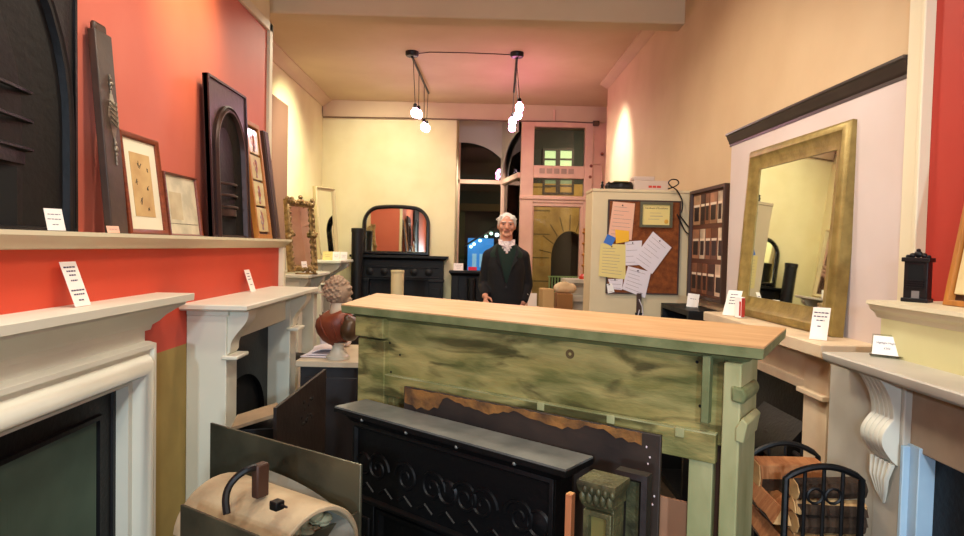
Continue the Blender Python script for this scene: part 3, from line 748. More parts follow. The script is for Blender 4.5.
for k in range(5): a = k*1.2566; t.tube([(0, .06, -.1), (.2*math.cos(a), .03, -.1+.2*math.sin(a))], .018, 8)
obj('star_base', t, M_BLKP, ch)
# ================================================================== GREEN-BACKED PINE MANTEL
ZG = 1.27
A0, A1, A2, A3 = [at(*p, 'z', ZG) for p in ((341, 304.2), (377, 293), (786.5, 328), (764, 347.4))]
tG = (A3-A0).normalized(); nG = V3((-tG.y, tG.x, 0)); dG = A0.dot(nG)      # nG points away from the camera
MG = F((A0.x, A0.y, 0), tG, (0, 0, 1))                                       # u along, v up, w to viewer
MGi = MG.inverted()
def gl(px, py, w): # local coords on plane w = const
    return MGi @ atn(px, py, nG, dG-w)
gm = thing('mantelpiece', 'large pine mantelpiece with flaking green back, seen from behind in the middle of the shop', 'mantelpiece', MG)
LG = (A3-A0).length
top = [MGi @ p for p in (A0, A3, A2, A1)]
poly = [(p.x, p.z) for p in top]
def sc(d): # polygon inset
    cx = sum(p[0] for p in poly)/4; cz = sum(p[1] for p in poly)/4
    return [(x-(1 if x > cx else -1)*d, z-(1 if z > cz else -1)*d) for x, z in poly]
obj('shelf', MB().loft([[(x, v, z) for x, z in sc(d)] for v, d in ((ZG-.034, .012), (ZG-.03, .002), (ZG-.005, 0), (ZG-.0045, .001))]), M_GREENE, gm)
obj('shelf_top', MB().loft([[(x, v, z) for x, z in sc(.0005)] for v in (ZG-.0045, ZG)]), M_PINE, gm, label='warm bare pine top')
obj('bed_moulding', MB().loft([[(x, v, z) for x, z in sc(d)] for v, d in ((ZG-.085, .10), (ZG-.06, .075), (ZG-.045, .04), (ZG-.034, .03))]), M_GREENE, gm)
wb = -.05
b0 = gl(384, 330, wb); b1 = gl(716, 375, wb)
r0 = gl(395, 377, wb+.02); r1 = gl(700, 433, wb+.02)
zr = (r0.y+r1.y)/2
obj('frieze_board', BX(b0.x-.02, b1.x+.02, zr-.03, ZG-.03, wb-.025, wb), M_GREEN, gm, bevel=.002)
t = MB()
kn = gl(570, 354, wb)
obj('knot', MB().lathe([(.0, -.001), (.012, .0015), (.014, .0015), (.015, -.002)], (kn.x, kn.y, wb), 'w', 16), mat('dark_knot', (96, 78, 46), .7), gm)
obj('lower_rail', BX(b0.x, b1.x+.01, zr-.075, zr, wb-.005, wb+.02), M_GREEN, gm, bevel=.003)
obj('rail_edge', BX(b0.x, b1.x+.01, zr, zr+.004, wb-.003, wb+.019), M_GREENL, gm)
for px, py in ((541, 399.5), (611, 410.5), (680, 424)):
    q = gl(px, py, wb+.022)
    obj('metal_tab', BX(q.x-.012, q.x+.012, zr-.02, zr+.006, wb+.02, wb+.026), M_GREENL, gm, bevel=.002)
# left post (in two lengths, cracked), right post
pl0, pl1 = gl(357, 320, -.03).x, gl(385, 320, -.03).x
zc = gl(370, 338, -.03).y
lp = obj('post', MB().box(pl0, pl1, zc+.003, ZG-.04, -.2, -.02), M_GREEN, gm, bevel=.004)
obj('post', MB().box(pl0+.012, pl1+.004, 0, zc-.003, -.2, -.026).box(pl1-.03, pl1+.03, 0, zr-.06, -.12, -.05), M_GREEN, gm, bevel=.004)
pr0, pr1 = gl(721, 440, -.015).x, gl(739, 440, -.015).x
wback = max(-.2, (MGi @ atn(756, 470, tG, (A0+tG*pr1).dot(tG))).z)
obj('post', MB().box(pr0, pr1, 0, ZG-.05, wback, -.015), M_GREENL, gm, bevel=.004)
st0, st1 = gl(688, 490, wb+.01).x, gl(712, 490, wb+.01).x
obj('stile', BX(st0, st1, 0, zr-.07, wb-.02, wb+.012), M_GREENL, gm, bevel=.002)
obj('batten', BX(pr0-.055, pr0-.035, zr+.03, ZG-.04, wb, wb+.03), M_GREENE, gm, bevel=.002)
obj('gap_shade', BX(pr0-.03, pr0, 0, ZG-.04, wb-.06, wb-.04), M_DARKW, gm)  # dark strip in place of the shaded gap between stile and post
k0, k1 = gl(735, 446, -.01), gl(746, 424, -.01)
t = MB().ext([(k0.x, k0.y+.012), (k0.x+.02, k0.y+.01), (k1.x, k1.y-.022), (k1.x+.004, k1.y), (k1.x-.01, k1.y+.012), (k0.x, k0.y+.045)], 'w', wback*.8, -.008)
obj('corbel_bracket', t, M_GREENL, gm, bevel=.003)
k0, k1 = gl(736, 402, -.01), gl(744, 389, -.01)
obj('scroll_boss', MB().ext([(k0.x-.012, k0.y), (k1.x, k0.y-.004), (k1.x+.008, (k0.y+k1.y)/2), (k1.x, k1.y), (k0.x-.012, k1.y+.004)], 'w', wback*.8, -.006), M_GREENE, gm, bevel=.006)
for (px, py) in ((390, 343), (391, 372), (697, 362), (700, 406), (400, 355)):
    q = gl(px, py, wb); obj('nail_hole', MB().lathe([(.0, .0), (.004, .001), (.005, -.001)], (q.x, q.y, wb), 'w', 8), M_SOOTSHADE, gm)
# slate sheet with torn brown top, leaning on the back of the mantel
wS = .055
s0 = gl(404, 386, wS); s1 = gl(661, 436, wS)
sh = thing('slate_sheet', 'dark slate sheet with a torn brown top edge leaning on the green mantel', 'sheet', MG @ Matrix.Translation((0, 0, wS)))
zs_ = (s0.y+s1.y)/2
obj('sheet', BX(s0.x, s1.x, 0, zs_, -.012, 0), M_SLATE, sh, bevel=.002)
random.seed(9); n = 46; e1 = gl(640, 434, wS).x
lo = [(s0.x+.006+(e1-s0.x)*k/n, zs_-.018-.010*math.sin(k*.45)-.012*random.random()-(.03 if k < 9 else 0)) for k in range(n+1)]
hi = [(u, zs_-.004+.004*random.random()) for u, _ in lo]
t = MB(); t.loft([[(u, v, w) for u, v in lo+hi[::-1]] for w in (0, .003)])
obj('torn_paper_edge', t, M_TORN, sh)
t = MB(); random.seed(12)
for k in range(16): t.ball((s0.x+.05+random.random()*(s1.x-s0.x-.1) if k % 5 == 0 else s1.x-.012-random.random()*.03, zs_-.03-random.random()*.35, .001), (.0025, .0035, .0012), 6, 4)
obj('paint_flecks', t, M_CARDV, sh)
# pale board showing through the gap beside the sheet
bg = thing('peach_board', 'peach coloured board seen through the gap beside the slate sheet', 'board', MG @ Matrix.Translation((0, 0, -.16)))
g0_, g1_ = gl(655, 495, -.16), gl(692, 500, -.16)
obj('panel', BX(g0_.x-.03, g1_.x, 0, g0_.y, -.012, 0), mat('peach_panel', (198, 142, 108), .7, c2=(182, 126, 94), scale=4), bg, bevel=.002)
obj('edge_strip', BX(g1_.x-.006, g1_.x+.004, 0, g0_.y+.01, -.012, .006), M_DARKW, bg)
# ================================================================== BLACK IRON CHIMNEYPIECE IN FRONT
ZK = .95
B0, B1, B2, B3 = [at(*p, 'z', ZK) for p in ((334, 406), (362, 402), (598, 457), (566, 470))]
tK = (B3-B0).normalized(); MK = F((B0.x, B0.y, 0), tK); LK = (B3-B0).length; MKi = MK.inverted()
dk = .14
bk = thing('fire_surround', 'black cast iron chimneypiece with embossed scrolls, in front of the green mantel', 'fire surround', MK)
t = MB().loft([[(e, v, -dk), (LK-e, v, -dk), (LK-e, v, -e), (e, v, -e)] for v, e in ((ZK-.05, .04), (ZK-.035, .03), (ZK-.022, .012), (ZK-.02, 0), (ZK-.006, 0), (ZK-.0055, .001))])
obj('shelf', t, M_IRON2, bk)
obj('shelf_top', BX(.002, LK-.002, ZK-.0055, ZK, -dk, -.002), M_IRONTOP, bk, label='grey top of the shelf')
fz = .26
t = MB().box(.05, LK-.06, ZK-.05-fz, ZK-.04, -dk+.005, -.05)
t.frame(.05, LK-.06, ZK-.05-fz, ZK-.05, [(0, -.05), (0, -.04), (.012, -.036), (.02, -.05)])
def scroll(t, cu, cv, r, s=1, turns=1.6, w=-.048):
    pts = [(cu+s*r*(1-.82*k/30)*math.cos(turns*2*math.pi*k/30), cv+r*(1-.82*k/30)*math.sin(turns*2*math.pi*k/30), w) for k in range(31)]
    t.tube(pts, .007, 6, .004)
f = obj('frieze', t, M_IRON2, bk, bevel=.002)
t = MB(); cv = ZK-.05-fz*.52
for cu, s in ((.17, 1), (.30, -1), (LK/2-.04, 1), (LK/2+.09, -1), (LK-.3, 1), (LK-.17, -1)): scroll(t, cu, cv, .052, s)
for cu in (.1, LK/2+.02, LK-.11): t.lathe([(.0, .006), (.016, .004), (.03, .0), (.034, .006), (.04, .0)], (cu, cv, -.05), 'w', 18)
for k in range(9):
    u = .09+(LK-.2)*k/8; t.tube([(u, cv-.08, -.048), (u+.03, cv-.06, -.046), (u+.06, cv-.085, -.048)], .005, 6)
obj('embossed_scrolls', t, M_IRON2, f)
for a in (.05, LK-.16):
    lg = obj('leg', MB().box(a, a+.1, 0, ZK-.05-fz, -dk+.005, -.05).frame(a+.015, a+.085, .1, ZK-.1-fz, [(0, -.05), (.004, -.043), (.012, -.043), (.016, -.05)]), M_IRON2, bk, bevel=.002)
obj('inner_plate', MB().arch_plate(.15, LK-.16, ZK-.05-fz, (LK-.01)/2, .2, 0, .34, .16, -.1, -.075), M_IRON2, bk)
obj('inner_moulding', MB().frame3(.15, LK-.16, 0, ZK-.06-fz, [(0, -.075), (.006, -.055), (.018, -.055), (.024, -.075)]), M_IRON2, bk)
t = MB()
for k in range(4): u = .14+(LK-.3)*k/3; t.ball((u, ZK-.022, -.003), .006, 8, 6)
obj('rivet', t, M_IRONTOP, bk)
# end block + warm batten right of it
# capital pilaster
zp = .985
ce = at(600, 476, 'z', zp)
MP = F((ce.x-.045, 1.40, 0), tG)
pc = thing('pilaster', 'olive and black metal pilaster with a carved capital beside the iron chimneypiece', 'pilaster', MP)
obj('shaft', MB().box(.004, .07, 0, zp-.05, -.07, -.012).frame(.004, .07, .2, zp-.06, [(0, -.012), (0, .002), (.012, .002), (.015, -.012)]), M_VERD, pc, bevel=.002)
obj('sunk_panel', BX(.016, .058, .2, zp-.075, -.013, -.0105), M_VERDP, pc)
t = MB().loft([[(.037-a, v, -.07), (.037+a, v, -.07), (.037+a, v, d), (.037-a, v, d)] for v, a, d in ((zp-.055, .03, 0), (zp-.045, .038, .006), (zp-.03, .036, .004), (zp-.015, .043, .012), (zp, .046, .014), (zp+.006, .044, .012))])
for k in range(5):
    t.ball((.004+.016*k, zp-.03, .006), (.008, .016, .008), 8, 6); t.ball((.012+.016*k, zp-.012, .012), (.006, .01, .006), 8, 6)
obj('capital', t, M_VERD, pc)
MF = F((ce.x+.035, 1.435, 0), tG)
mf = thing('metal_frame', 'weathered dark metal frame leaning between olive pilaster and slate sheet', 'frame', MF)
t = MB().frame3(0, .075, 0, zp+.015, [(0, -.03), (0, .0), (.012, .004), (.02, -.006), (.02, -.03)])
obj('frame_bars', t, M_DIRON, mf)
obj('sunk_plate', BX(.018, .06, 0, zp-.01, -.028, -.02), M_VERD, mf)
t = MB(); random.seed(21)
for k in range(12): t.ball((random.random()*.075, .45+random.random()*(zp-.46), .003), (.0025, .006, .002), 6, 4)
obj('paint_flecks', t, M_CARDV, mf)
q = at(568, 494, 'y', 1.50)
wbt = thing('wood_batten', 'orange brown wooden batten standing by the iron chimneypiece', 'batten', F((q.x-.006, 1.50, 0), tG))
obj('batten', BX(0, .016, 0, q.z, -.02, 0), mat('orange_batten', (190, 118, 76), .6), wbt, bevel=.001)
obj('end_grain', BX(.001, .015, q.z, q.z+.001, -.019, -.001), M_LOGP, wbt)
# ================================================================== LEFT FOREGROUND: sheet, coal box
xsz = -.72
a = at(325, 369, 'x', xsz+.02); b = at(275, 408, 'x', xsz)
ds = thing('iron_sheet', 'dark scorched iron sheet standing on edge in front of the dark chest', 'sheet', F((xsz, b.y, 0), (a.x-b.x, a.y-b.y, 0)))
Ls = math.hypot(a.x-b.x, a.y-b.y)
t = MB().loft([[(0, 0, w), (Ls, 0, w), (Ls, a.z, w), (0, b.z, w)] for w in (-.006, .006)])
obj('sheet', t, M_DIRON, ds)
t = MB(); random.seed(4)
for k in range(16): t.ball((Ls*.55+random.uniform(-.08, .1), .78+random.uniform(-.05, .06), .006), (.012, .008, .002), 6, 4)
obj('soot_patch', t, M_SOOTSHADE, ds)
t = MB().loft([[(0, 0, w), (0, .012, w), (.15, .055, w), (.16, .045, w)] for w in (-.02, .16)])
q = at(243, 428, 'y', 2.45)
pb = thing('loose_board', 'small buff board lying behind the scorched iron sheet', 'board', F((-.925, 2.50, .80), (1, .25, 0)))
obj('board', t, mat('dull_buff_board', (150, 126, 96), .7, c2=(120, 100, 76), scale=6), pb)
obj('support_box', BX(.0, .15, -.80, -.002, -.02, .14), M_IRON2, pb, bevel=.004)
# coal box
K0 = at(210, 421.7, 'y', 1.95); K1 = at(360.5, 466.5, 'y', 1.60)
tC = V3((K1.x-K0.x, K1.y-K0.y, 0)); LC = tC.length; zk = (K0.z+K1.z)/2
MC = F((K0.x, K0.y, 0), tC)
MCi = MC.inverted(); nC = -(MC.to_3x3() @ V3((0, 0, 1)))
def cl(px, py, w): return MCi @ atn(px, py, nC, K0.dot(nC)-w)
cb = thing('coal_box', 'open gunmetal coal box holding a buff curved lid with black loop handle', 'coal box', MC)
obj('back_panel', BX(0, LC, 0, zk, -.008, 0), M_GUN, cb, bevel=.002)
fr = cl(180, 504.5, .33)
fp = obj('front_panel', BX(fr.x, fr.x+.5, 0, fr.y, .322, .33), M_GUN, cb, bevel=.002)
obj('base', BX(0, LC*.9, 0, .3, 0, .32), M_CHEST, cb)
obj('side_panel', BX(LC-.008, LC, 0, zk-.12, 0, .2), M_GUN, cb)
# buff barrel lid: axis along u, lying between the panels
lc = cl(260, 488, .17)
lu0, lu1 = cl(196, 480, .17).x, cl(318, 515, .17).x
vy = lc.y
def barrel(u0, u1, r, vc, wc, a0, a1, n=18, th=.012):
    t = MB()
    o_ = [(vc+r*math.sin(a0+(a1-a0)*k/n), wc+r*1.05*math.cos(a0+(a1-a0)*k/n)) for k in range(n+1)]
    i_ = [(vc+(r-th)*math.sin(a0+(a1-a0)*k/n), wc+(r-th)*1.05*math.cos(a0+(a1-a0)*k/n)) for k in range(n+1)]
    return t.ext(o_+i_[::-1], 'u', u0, u1)
rb = .125
qa = cl(215, 480, .15); qb2 = cl(318, 518, .15)
lu0, lu1 = cl(206, 500, .2).x, cl(306, 520, .2).x
vcb = cl(250, 482, .15).y-rb
lid = obj('curved_lid', barrel(lu0, lu1, rb, vcb, .16, R(5), R(175)), M_FIREC, cb, bevel=.003)
r0_, r1_ = cl(262, 470, .07), cl(352, 540, .07)
def arc_(o):
    return [(r0_.x+(r1_.x-r0_.x)*math.sin(k/16*math.pi/2)-o*.2, r1_.y+(r0_.y-r1_.y)*math.cos(k/16*math.pi/2)-o, .06+o*1.4) for k in range(17)]
obj('grey_rim', MB().loft([arc_(0), arc_(.02), arc_(.055), arc_(.06)], closed=False), M_GREYM, cb)
pts = [V3(cl(px, py, w)) for px, py, w in ((227, 514, .29), (225, 500, .285), (228, 487, .27), (237, 476, .25), (248, 469, .23), (256, 467, .21))]
pts = smooth_path(pts)
obj('loop_handle', MB().tube(pts, .0085, 8), M_IRON2, lid)
e_ = pts[-1]
obj('handle_block', MB().box(e_.x-.012, e_.x+.012, e_.y-.075, e_.y+.006, e_.z-.03, e_.z+.005), M_DARKW, lid, bevel=.005)
for (px, py, w) in ((222, 483, .16), (277, 504, .25)):
    q = cl(px, py, w)
    obj('latch', MB().box(q.x-.012, q.x+.012, q.y-.012, q.y+.008, w-.012, w+.012).box(q.x+.008, q.x+.034, q.y-.002, q.y+.003, w-.003, w+.003), M_IRON2, lid, bevel=.003)
t = MB(); random.seed(8)
for k in range(26):
    q = cl(random.uniform(285, 345), random.uniform(516, 540), .12)
    t.ball((min(q.x, LC-.03), q.y-.01, .12+random.uniform(-.05, .07)), (random.uniform(.012, .03), random.uniform(.01, .02), .02), 8, 6)
obj('rubble', t, mat('pale_rubble', (176, 168, 132), .85, c2=(120, 118, 86), scale=20, bump=.4), cb)['kind'] = 'stuff'
# ================================================================== RIGHT SIDE
FRt = lambda y, x, z=0: F((x, y, z), (0, -1, 0))     # frame on the right wall: u=-y, v=z, w=-x
# surround below the big mirror
ym0, ym1 = 2.235, 3.40; zm2 = 1.18
mm = thing('fire_surround', 'cream stone fire surround carrying the large gold mirror', 'fire surround', FRt(ym1, XR))
Lm = ym1-ym0
t = MB().loft([[(e, v, 0), (Lm-e, v, 0), (Lm-e, v, .225-e), (e, v, .225-e)] for v, e in ((zm2-.05, .006), (zm2-.046, 0), (zm2-.004, 0), (zm2, .004))])
obj('shelf', t, M_STONE, mm)
obj('frieze', MB().box(.1, Lm-.1, .98, zm2-.05, 0, .12).box(.1, Lm-.1, .96, 1.0, 0, .135), M_STONE, mm, bevel=.003)
for a in (.1, Lm-.1-.17):
    obj('leg', MB().box(a, a+.17, 0, zm2-.05, 0, .14).box(a-.012, a+.182, .955, .975, 0, .165), M_STONE, mm, bevel=.003)
ip = obj('iron_insert', MB().arch_plate(.27, Lm-.27, .97, Lm/2, .25, 0, .5, .25, .03, .06), M_IRON, mm)
obj('fire_opening', BX(.27, Lm-.27, 0, .97, .004, .014), M_SOOTSHADE, ip)
obj('canopy', MB().ext([(.62, .05), (.78, .05), (.84, .02), (.7, .14), (.62, .16)], 'u', Lm/2-.2, Lm/2+.2), M_IRON, ip)
obj('hood_bar', MB().tube([(.3, .66, .1), (Lm/2, .7, .13), (Lm-.3, .66, .1)], .012, 8), M_DIRON, ip)
# big mirror
o = rect_mirror('large mirror in a broad old gold frame on the cream stone shelf', (1.352, 3.30, zm2+.003), (.02, -1, 0), R(3.3), .865, .835, .10, M_GOLD, False, .05)
t = MB().frame(.083, .782, .083, .752, [(0, -.0178), (0, -.0165), (.014, -.0172), (.014, -.0178)])
obj('bevelled_edge', t, mat('bevel_glint', (225, 226, 214), .08, .9), o)
# cards on this shelf
cardR('tall white price card leaning on the near corner of the gold mirror', V3((1.255, 2.375, zm2+.002)), .06, .125, R(20), [(.82, .8, None, 0), (.7, .8, None, 0), (.58, .45, None, 0), (.4, .25, None, 0)], yaw=R(48))
cardR('tall white price card leaning on the far corner of the gold mirror', V3((1.255, 3.22, zm2+.002)), .075, .135, R(24), [(.82, .5, None, 0), (.7, .5, None, 0), (.58, .5, None, 0), (.46, .5, None, 0)], yaw=R(40))
p = at(748.5, 297, 'x', 1.30)
rb_ = thing('red_label_box', 'small white box with a red side on the foot of the gold mirror', 'box', F((1.268, 3.10, zm2+.002), (.55, -.83, 0)))
obj('carton', BX(0, .035, 0, .1, -.03, 0), M_CARD, rb_, bevel=.002)
obj('red_side', BX(.035, .037, .004, .096, -.028, -.002), M_TEXTR, rb_)
obj('red_print', BX(.024, .034, .01, .08, 0, .0006), M_TEXTR, rb_)
# near right surround with carved corbel
zr_ = 1.2; yr1 = 1.955; yr0 = .35; LR = yr1-yr0
XP = 1.238                                              # wall panel behind the shelf
struct('wall_right_boxing', BX(XP, XR+.02, -2.6, 1.93, 0, 1.345), mat('pale_olive_wall', (218, 212, 160), .7, c2=(208, 200, 146), scale=3))
pr = [(1.363, XP+.24), (1.363, XP-.035), (1.352, XP-.037), (1.348, XP-.028), (1.336, XP-.024), (1.325, XP-.008), (1.318, XP-.006), (1.31, XP), (1.31, XP+.24)]
t = MB().loft([[(x, y, z) for z, x in pr] for y in (-2.6, 1.95)])
struct('trim_9', t, M_TRIMC)
mr = thing('fire_surround', 'grey marble chimneypiece with a carved scroll corbel, nearest the camera by the log rack', 'fire surround', FRt(yr1, XP))
DR = XP-1.075
t = MB().loft([[(e, v, 0), (LR-e, v, 0), (LR-e, v, DR-e), (e, v, DR-e)] for v, e in ((zr_-.035, .02), (zr_-.03, .008), (zr_-.022, .002), (zr_-.004, 0), (zr_, .004))])
obj('shelf', t, M_GSTONE, mr)
yu = lambda px, x: yr1-at(px, 420, 'x', x).y
wl = .085                                              # face of the leg
xl_ = XP-wl
u_a, u_b, u_c, u_d = yu(827, xl_), yu(862, xl_-.04), yu(885, xl_-.045), yu(904, xl_)
u_e = yu(921, xl_+.012)
obj('frieze', BX(.06, LR-.06, .985, zr_-.03, 0, wl-.02), mat('frieze_in_shade', (168, 146, 122), .6, c2=(150, 128, 106), scale=9, bump=.1), mr, bevel=.003)  # brown shade under the shelf put into the marble's colour
for side in (0, 1):
    def S_(u0, u1): return (u0, u1) if side == 0 else (LR-u1, LR-u0)
    lg = obj('leg', MB().box(*S_(u_a, u_b), 0, zr_-.03, 0, wl-.004).box(*S_(u_b, u_d), 0, zr_-.03, 0, wl), M_GSTONE, mr, bevel=.003)
    obj('slip', MB().box(*S_(u_d, u_e), 0, 1.0, 0, wl-.012).box(*S_(u_d, u_d+.012), 0, .995, 0, wl+.006), M_COOLM, mr, bevel=.002, label='marble slip inside the leg, coloured as in bluish light')
    c0_, c1_ = S_(u_b+.004, u_c-.004)
    pr = [(zr_-.03, wl)]
    pr = [(.93, wl)]
    for k in range(19):
        s = k/18; v = .945+(zr_-.03-.945)*s
        w = wl+.018+.030*math.sin(math.pi*min(1, s/.5))**1 * (s < .5)+(.045*((s-.5)/.5)**2 if s >= .5 else 0)
        pr.append((v, w))
    pr.append((zr_-.03, wl))
    t = MB()
    nfl = 5
    for q in range(nfl):
        a = c0_+(c1_-c0_)*q/nfl; b = c0_+(c1_-c0_)*(q+1)/nfl
        t.ext([(v, w-.0 if True else w) for v, w in pr], 'u', a+.001, b-.001)
    cbk = obj('corbel', t, M_MARBLE, mr, ang=50, bevel=.0015, label='fluted white scroll corbel')
    t = MB(); cm = (c0_+c1_)/2; hwc = (c1_-c0_)/2
    for k, (du, ro) in enumerate(((-.8, .2), (-.4, .08), (0, 0), (.4, -.08), (.8, -.2))):
        t.tube([(cm+du*hwc, .935, wl+.012), (cm+du*hwc*.8, .89, wl+.02), (cm+du*hwc*.45, .845, wl+.012), (cm, .815, wl+.003)], .009, 7, .004)
    obj('acanthus_leaf', t, M_MARBLE, cbk)
obj('fire_opening', BX(u_e, LR-u_e, 0, .99, .002, .01), M_SOOTSHADE, mr)
gr = obj('iron_grate', MB().arch_plate(u_e, LR-u_e, .985, LR/2, (LR-2*u_e)/2-.12, 0, .45, .3, .012, .03), M_IRON, mr)
t = MB(); 
pts = [(u_e+.08+.3*k/10, .5+.16*math.sin(math.pi*k/10), .09) for k in range(11)]
obj('fire_hood', MB().tube(pts, .02, 8), M_DIRON, gr)
q = at(872, 352, 'z', zr_)
cd_ = cardR('white price card in an acrylic stand on the grey marble shelf', V3((1.185, 1.885, zr_+.002)), .075, .063, R(22), [(.62, 1, 'Highlight Magnum', .0078), (.36, 1, '£350', .0082)], yaw=R(50))
U = V3((math.sin(R(50)), -math.cos(R(50)), 0))
obj('acrylic_stand', MB().box(-.003, .081, -.001, .068, -.0035, -.0014).box(-.003, .081, -.002, .0, -.0014, .02), M_GLASS, cd_)
# small iron stove model on the ledge
q = at(913, 299, 'x', 1.30)
mst = thing('iron_stove_model', 'miniature black iron fireplace standing on the ledge by the red wall', 'ornament', F((1.285, 1.915, 1.363), (.62, -.78, 0)))
t = MB().box(.004, .066, 0, .125, -.045, -.004).box(0, .07, 0, .012, -.05, .004).box(-.002, .072, .12, .133, -.05, .004)
obj('body', t, M_IRON, mst, bevel=.002)
obj('firebox', BX(.016, .054, .066, .112, -.004, -.0035), M_SOOTSHADE, mst)
t = MB()
for k in range(4): t.box(.012, .058, .042+.007*k, .045+.007*k, -.004, .004)
obj('grate_bars', t, M_IRON2, mst)
obj('ash_opening', BX(.026, .046, .008, .034, -.004, -.0035), mat('ash_glint', (120, 112, 108), .5), mst)
t = MB()
for (u, v, r) in ((.035, .143, .012), (.02, .139, .009), (.05, .139, .009), (.008, .136, .006), (.062, .136, .006), (.035, .155, .006)): t.ball((u, v, -.02), (r, r*.9, .008), 10, 8)
obj('crest', t, M_IRON, mst)
# tile panel by the camera on that ledge
tile_strip('oak framed panel of cream tiles with brown vases against the deep red wall', 1.46, 1.805, .60, 1.33, R(9.5), 3, M_WOODO, side='R', zb=1.364, fw=.018)
# ---- log rack and logs
rk = thing('log_rack', 'black iron log rack with arched hoops beside the green mantel', 'log rack', Matrix.Identity(4))
def hoop(px0, px1, pyt, pyc, y, name='hoop'):
    a = at(px0, pyt, 'y', y); b = at(px1, pyt, 'y', y); zc_ = at((px0+px1)/2, pyc, 'y', y).z
    n = 12; arc = [V3((a.x+(b.x-a.x)*k/n, y, a.z+(zc_-a.z)*math.sin(math.pi*k/n)**.8)) for k in range(n+1)]
    t = MB().tube([(a.x, y, 0)]+arc+[(b.x, y, 0)], .009, 8)
    h = obj(name, t, M_IRON2, rk)
    q = MB()
    for s in (.25, .5, .75):
        x = a.x+(b.x-a.x)*s; q.tube([(x, y, 0), (x, y, a.z+(zc_-a.z)*.75)], .005, 6)
    for s in (.38, .62):
        cx = a.x+(b.x-a.x)*s; r = (b.x-a.x)*.1
        q.tube([(cx+r*math.cos(t_*.55), y-.004, a.z-.045+r*math.sin(t_*.55)) for t_ in range(13)], .004, 6)
    obj('scroll_bars', q, M_IRON2, h)
    return a, b
fa, fb_ = hoop(786, 862, 478, 466.5, 1.66)
ba, bb = hoop(752, 818, 455, 443, 2.06)
t = MB()
for p, q in (((fa.x, 1.66), (ba.x, 2.06)), ((fb_.x, 1.66), (bb.x, 2.06))):
    t.tube([(p[0], p[1], .1), (q[0], q[1], .1)], .008, 6); t.tube([(p[0], p[1], .45), (q[0], q[1], .45)], .006, 6)
t.tube([(fa.x, 1.66, .1), (fb_.x, 1.66, .1)], .008, 6); t.tube([(ba.x, 2.06, .1), (bb.x, 2.06, .1)], .008, 6)
obj('side_rails', t, M_IRON2, rk)
t = MB()
for k in range(5):
    s = (k+.5)/5; t.tube([(fa.x+(fb_.x-fa.x)*s, 1.66, .105), (ba.x+(bb.x-ba.x)*s, 2.06, .105)], .006, 6)
obj('floor_bars', t, M_IRON2, rk)
def log(label, p, d, L, poly, mi, me):
    d = V3(d).normalized(); U = d.cross(V3((0, 0, 1))).normalized(); Vv = U.cross(d)
    M = Matrix(((U.x, Vv.x, d.x, p[0]), (U.y, Vv.y, d.y, p[1]), (U.z, Vv.z, d.z, p[2]), (0, 0, 0, 1)))
    o = thing('log', label, 'log', M, 'logs in the rack')
    random.seed(hash(label) % 1000 if False else len(label)*7)
    rings = []
    for k in range(5):
        w = L*(k/4-.5); j = .004
        rings.append([(u+random.uniform(-j, j), v+random.uniform(-j, j), w) for u, v in poly])
    obj('wood', MB().loft(rings), mi, o, bevel=.004)
    c = [(u*.96, v*.96) for u, v in poly]
    obj('sawn_end', MB().loft([[(u, v, w) for u, v in c] for w in (-L/2-.006, -L/2-.003)]), me, o)
    obj('bark', MB().loft([[(u*1.03, v*1.03, w) for u, v in poly[:3]]+[(u*.97, v*.97, w) for u, v in poly[:3][::-1]] for w in (-L*.49, L*.49)]), M_BARK, o)
    return o
q1 = at(787, 470, 'y', 1.87)
brick = [(-.035, -.04), (.035, -.045), (.045, -.01), (.04, .03), (-.03, .035)]
tri = [(-.04, -.03), (.045, -.035), (.03, .015), (.0, .045)]
rnd = [(.042*math.cos(a*.785), .04*math.sin(a*.785)) for a in range(8)]
cx = (fa.x+fb_.x+ba.x+bb.x)/4
def L_(px, py, y): return at(px, py, 'y', y)
small = [(u*.62, v*.62) for u, v in tri]; smallr = [(u*.62, v*.62) for u, v in rnd]
log('orange split log lying topmost across the rack', L_(788, 471, 1.95), (1, -.06, .04), .19, [(u*.95, v*1.05) for u, v in brick], M_LOG, M_LOGP)
log('pale split log end, topmost in the stack beside the green mantel', L_(766, 501, 1.87), (.06, 1, .02), .22, small, M_LOG, M_LOGP)
log('small orange log end next to the scorched barky one', L_(784, 503, 1.87), (.04, 1, 0), .22, smallr, M_LOG, M_LOG)
log('orange wedge log end below the pale split end', L_(765, 527, 1.87), (.06, 1, .02), .22, small, M_LOG, M_LOG)
log('pale leaning wedge log end beside the front hoop foot', L_(783, 533, 1.86), (.04, 1, -.02), .22, [(v*.6, u*1.0) for u, v in tri], M_LOGP, M_LOGP)
log('barky log behind the front hoop, top row', L_(828, 488, 1.76), (1, .03, .03), .19, [(u*.8, v*.75) for u, v in rnd], M_BARK, M_LOGP)
log('buff split log behind the front hoop, second row', L_(828, 505, 1.76), (1, -.03, -.02), .195, [(u*.7, v*.5) for u, v in tri], M_LOGP, M_LOGP)
log('dark barky log behind the front hoop, third row', L_(828, 522, 1.76), (1, .02, 0), .19, [(u*.8, v*.75) for u, v in rnd], M_BARK, M_LOGP)
log('buff split log behind the front hoop, fourth row', L_(828, 541, 1.76), (1, -.02, 0), .195, [(u*.8, v*.7) for u, v in brick], M_LOGP, M_LOGP)
log('orange round log behind the barky top row', L_(808, 492, 1.96), (1, .02, 0), .15, smallr, M_LOG, M_LOGP)
for k, zz_ in enumerate((.16, .25, .34)):
    log(('lowest', 'second lowest', 'third lowest', 'fourth lowest')[k]+' split log in the rack near the floor', (cx+.0, 1.83, zz_), (1, .05*(-1)**k, 0), .16, brick, M_LOG, M_LOGP)
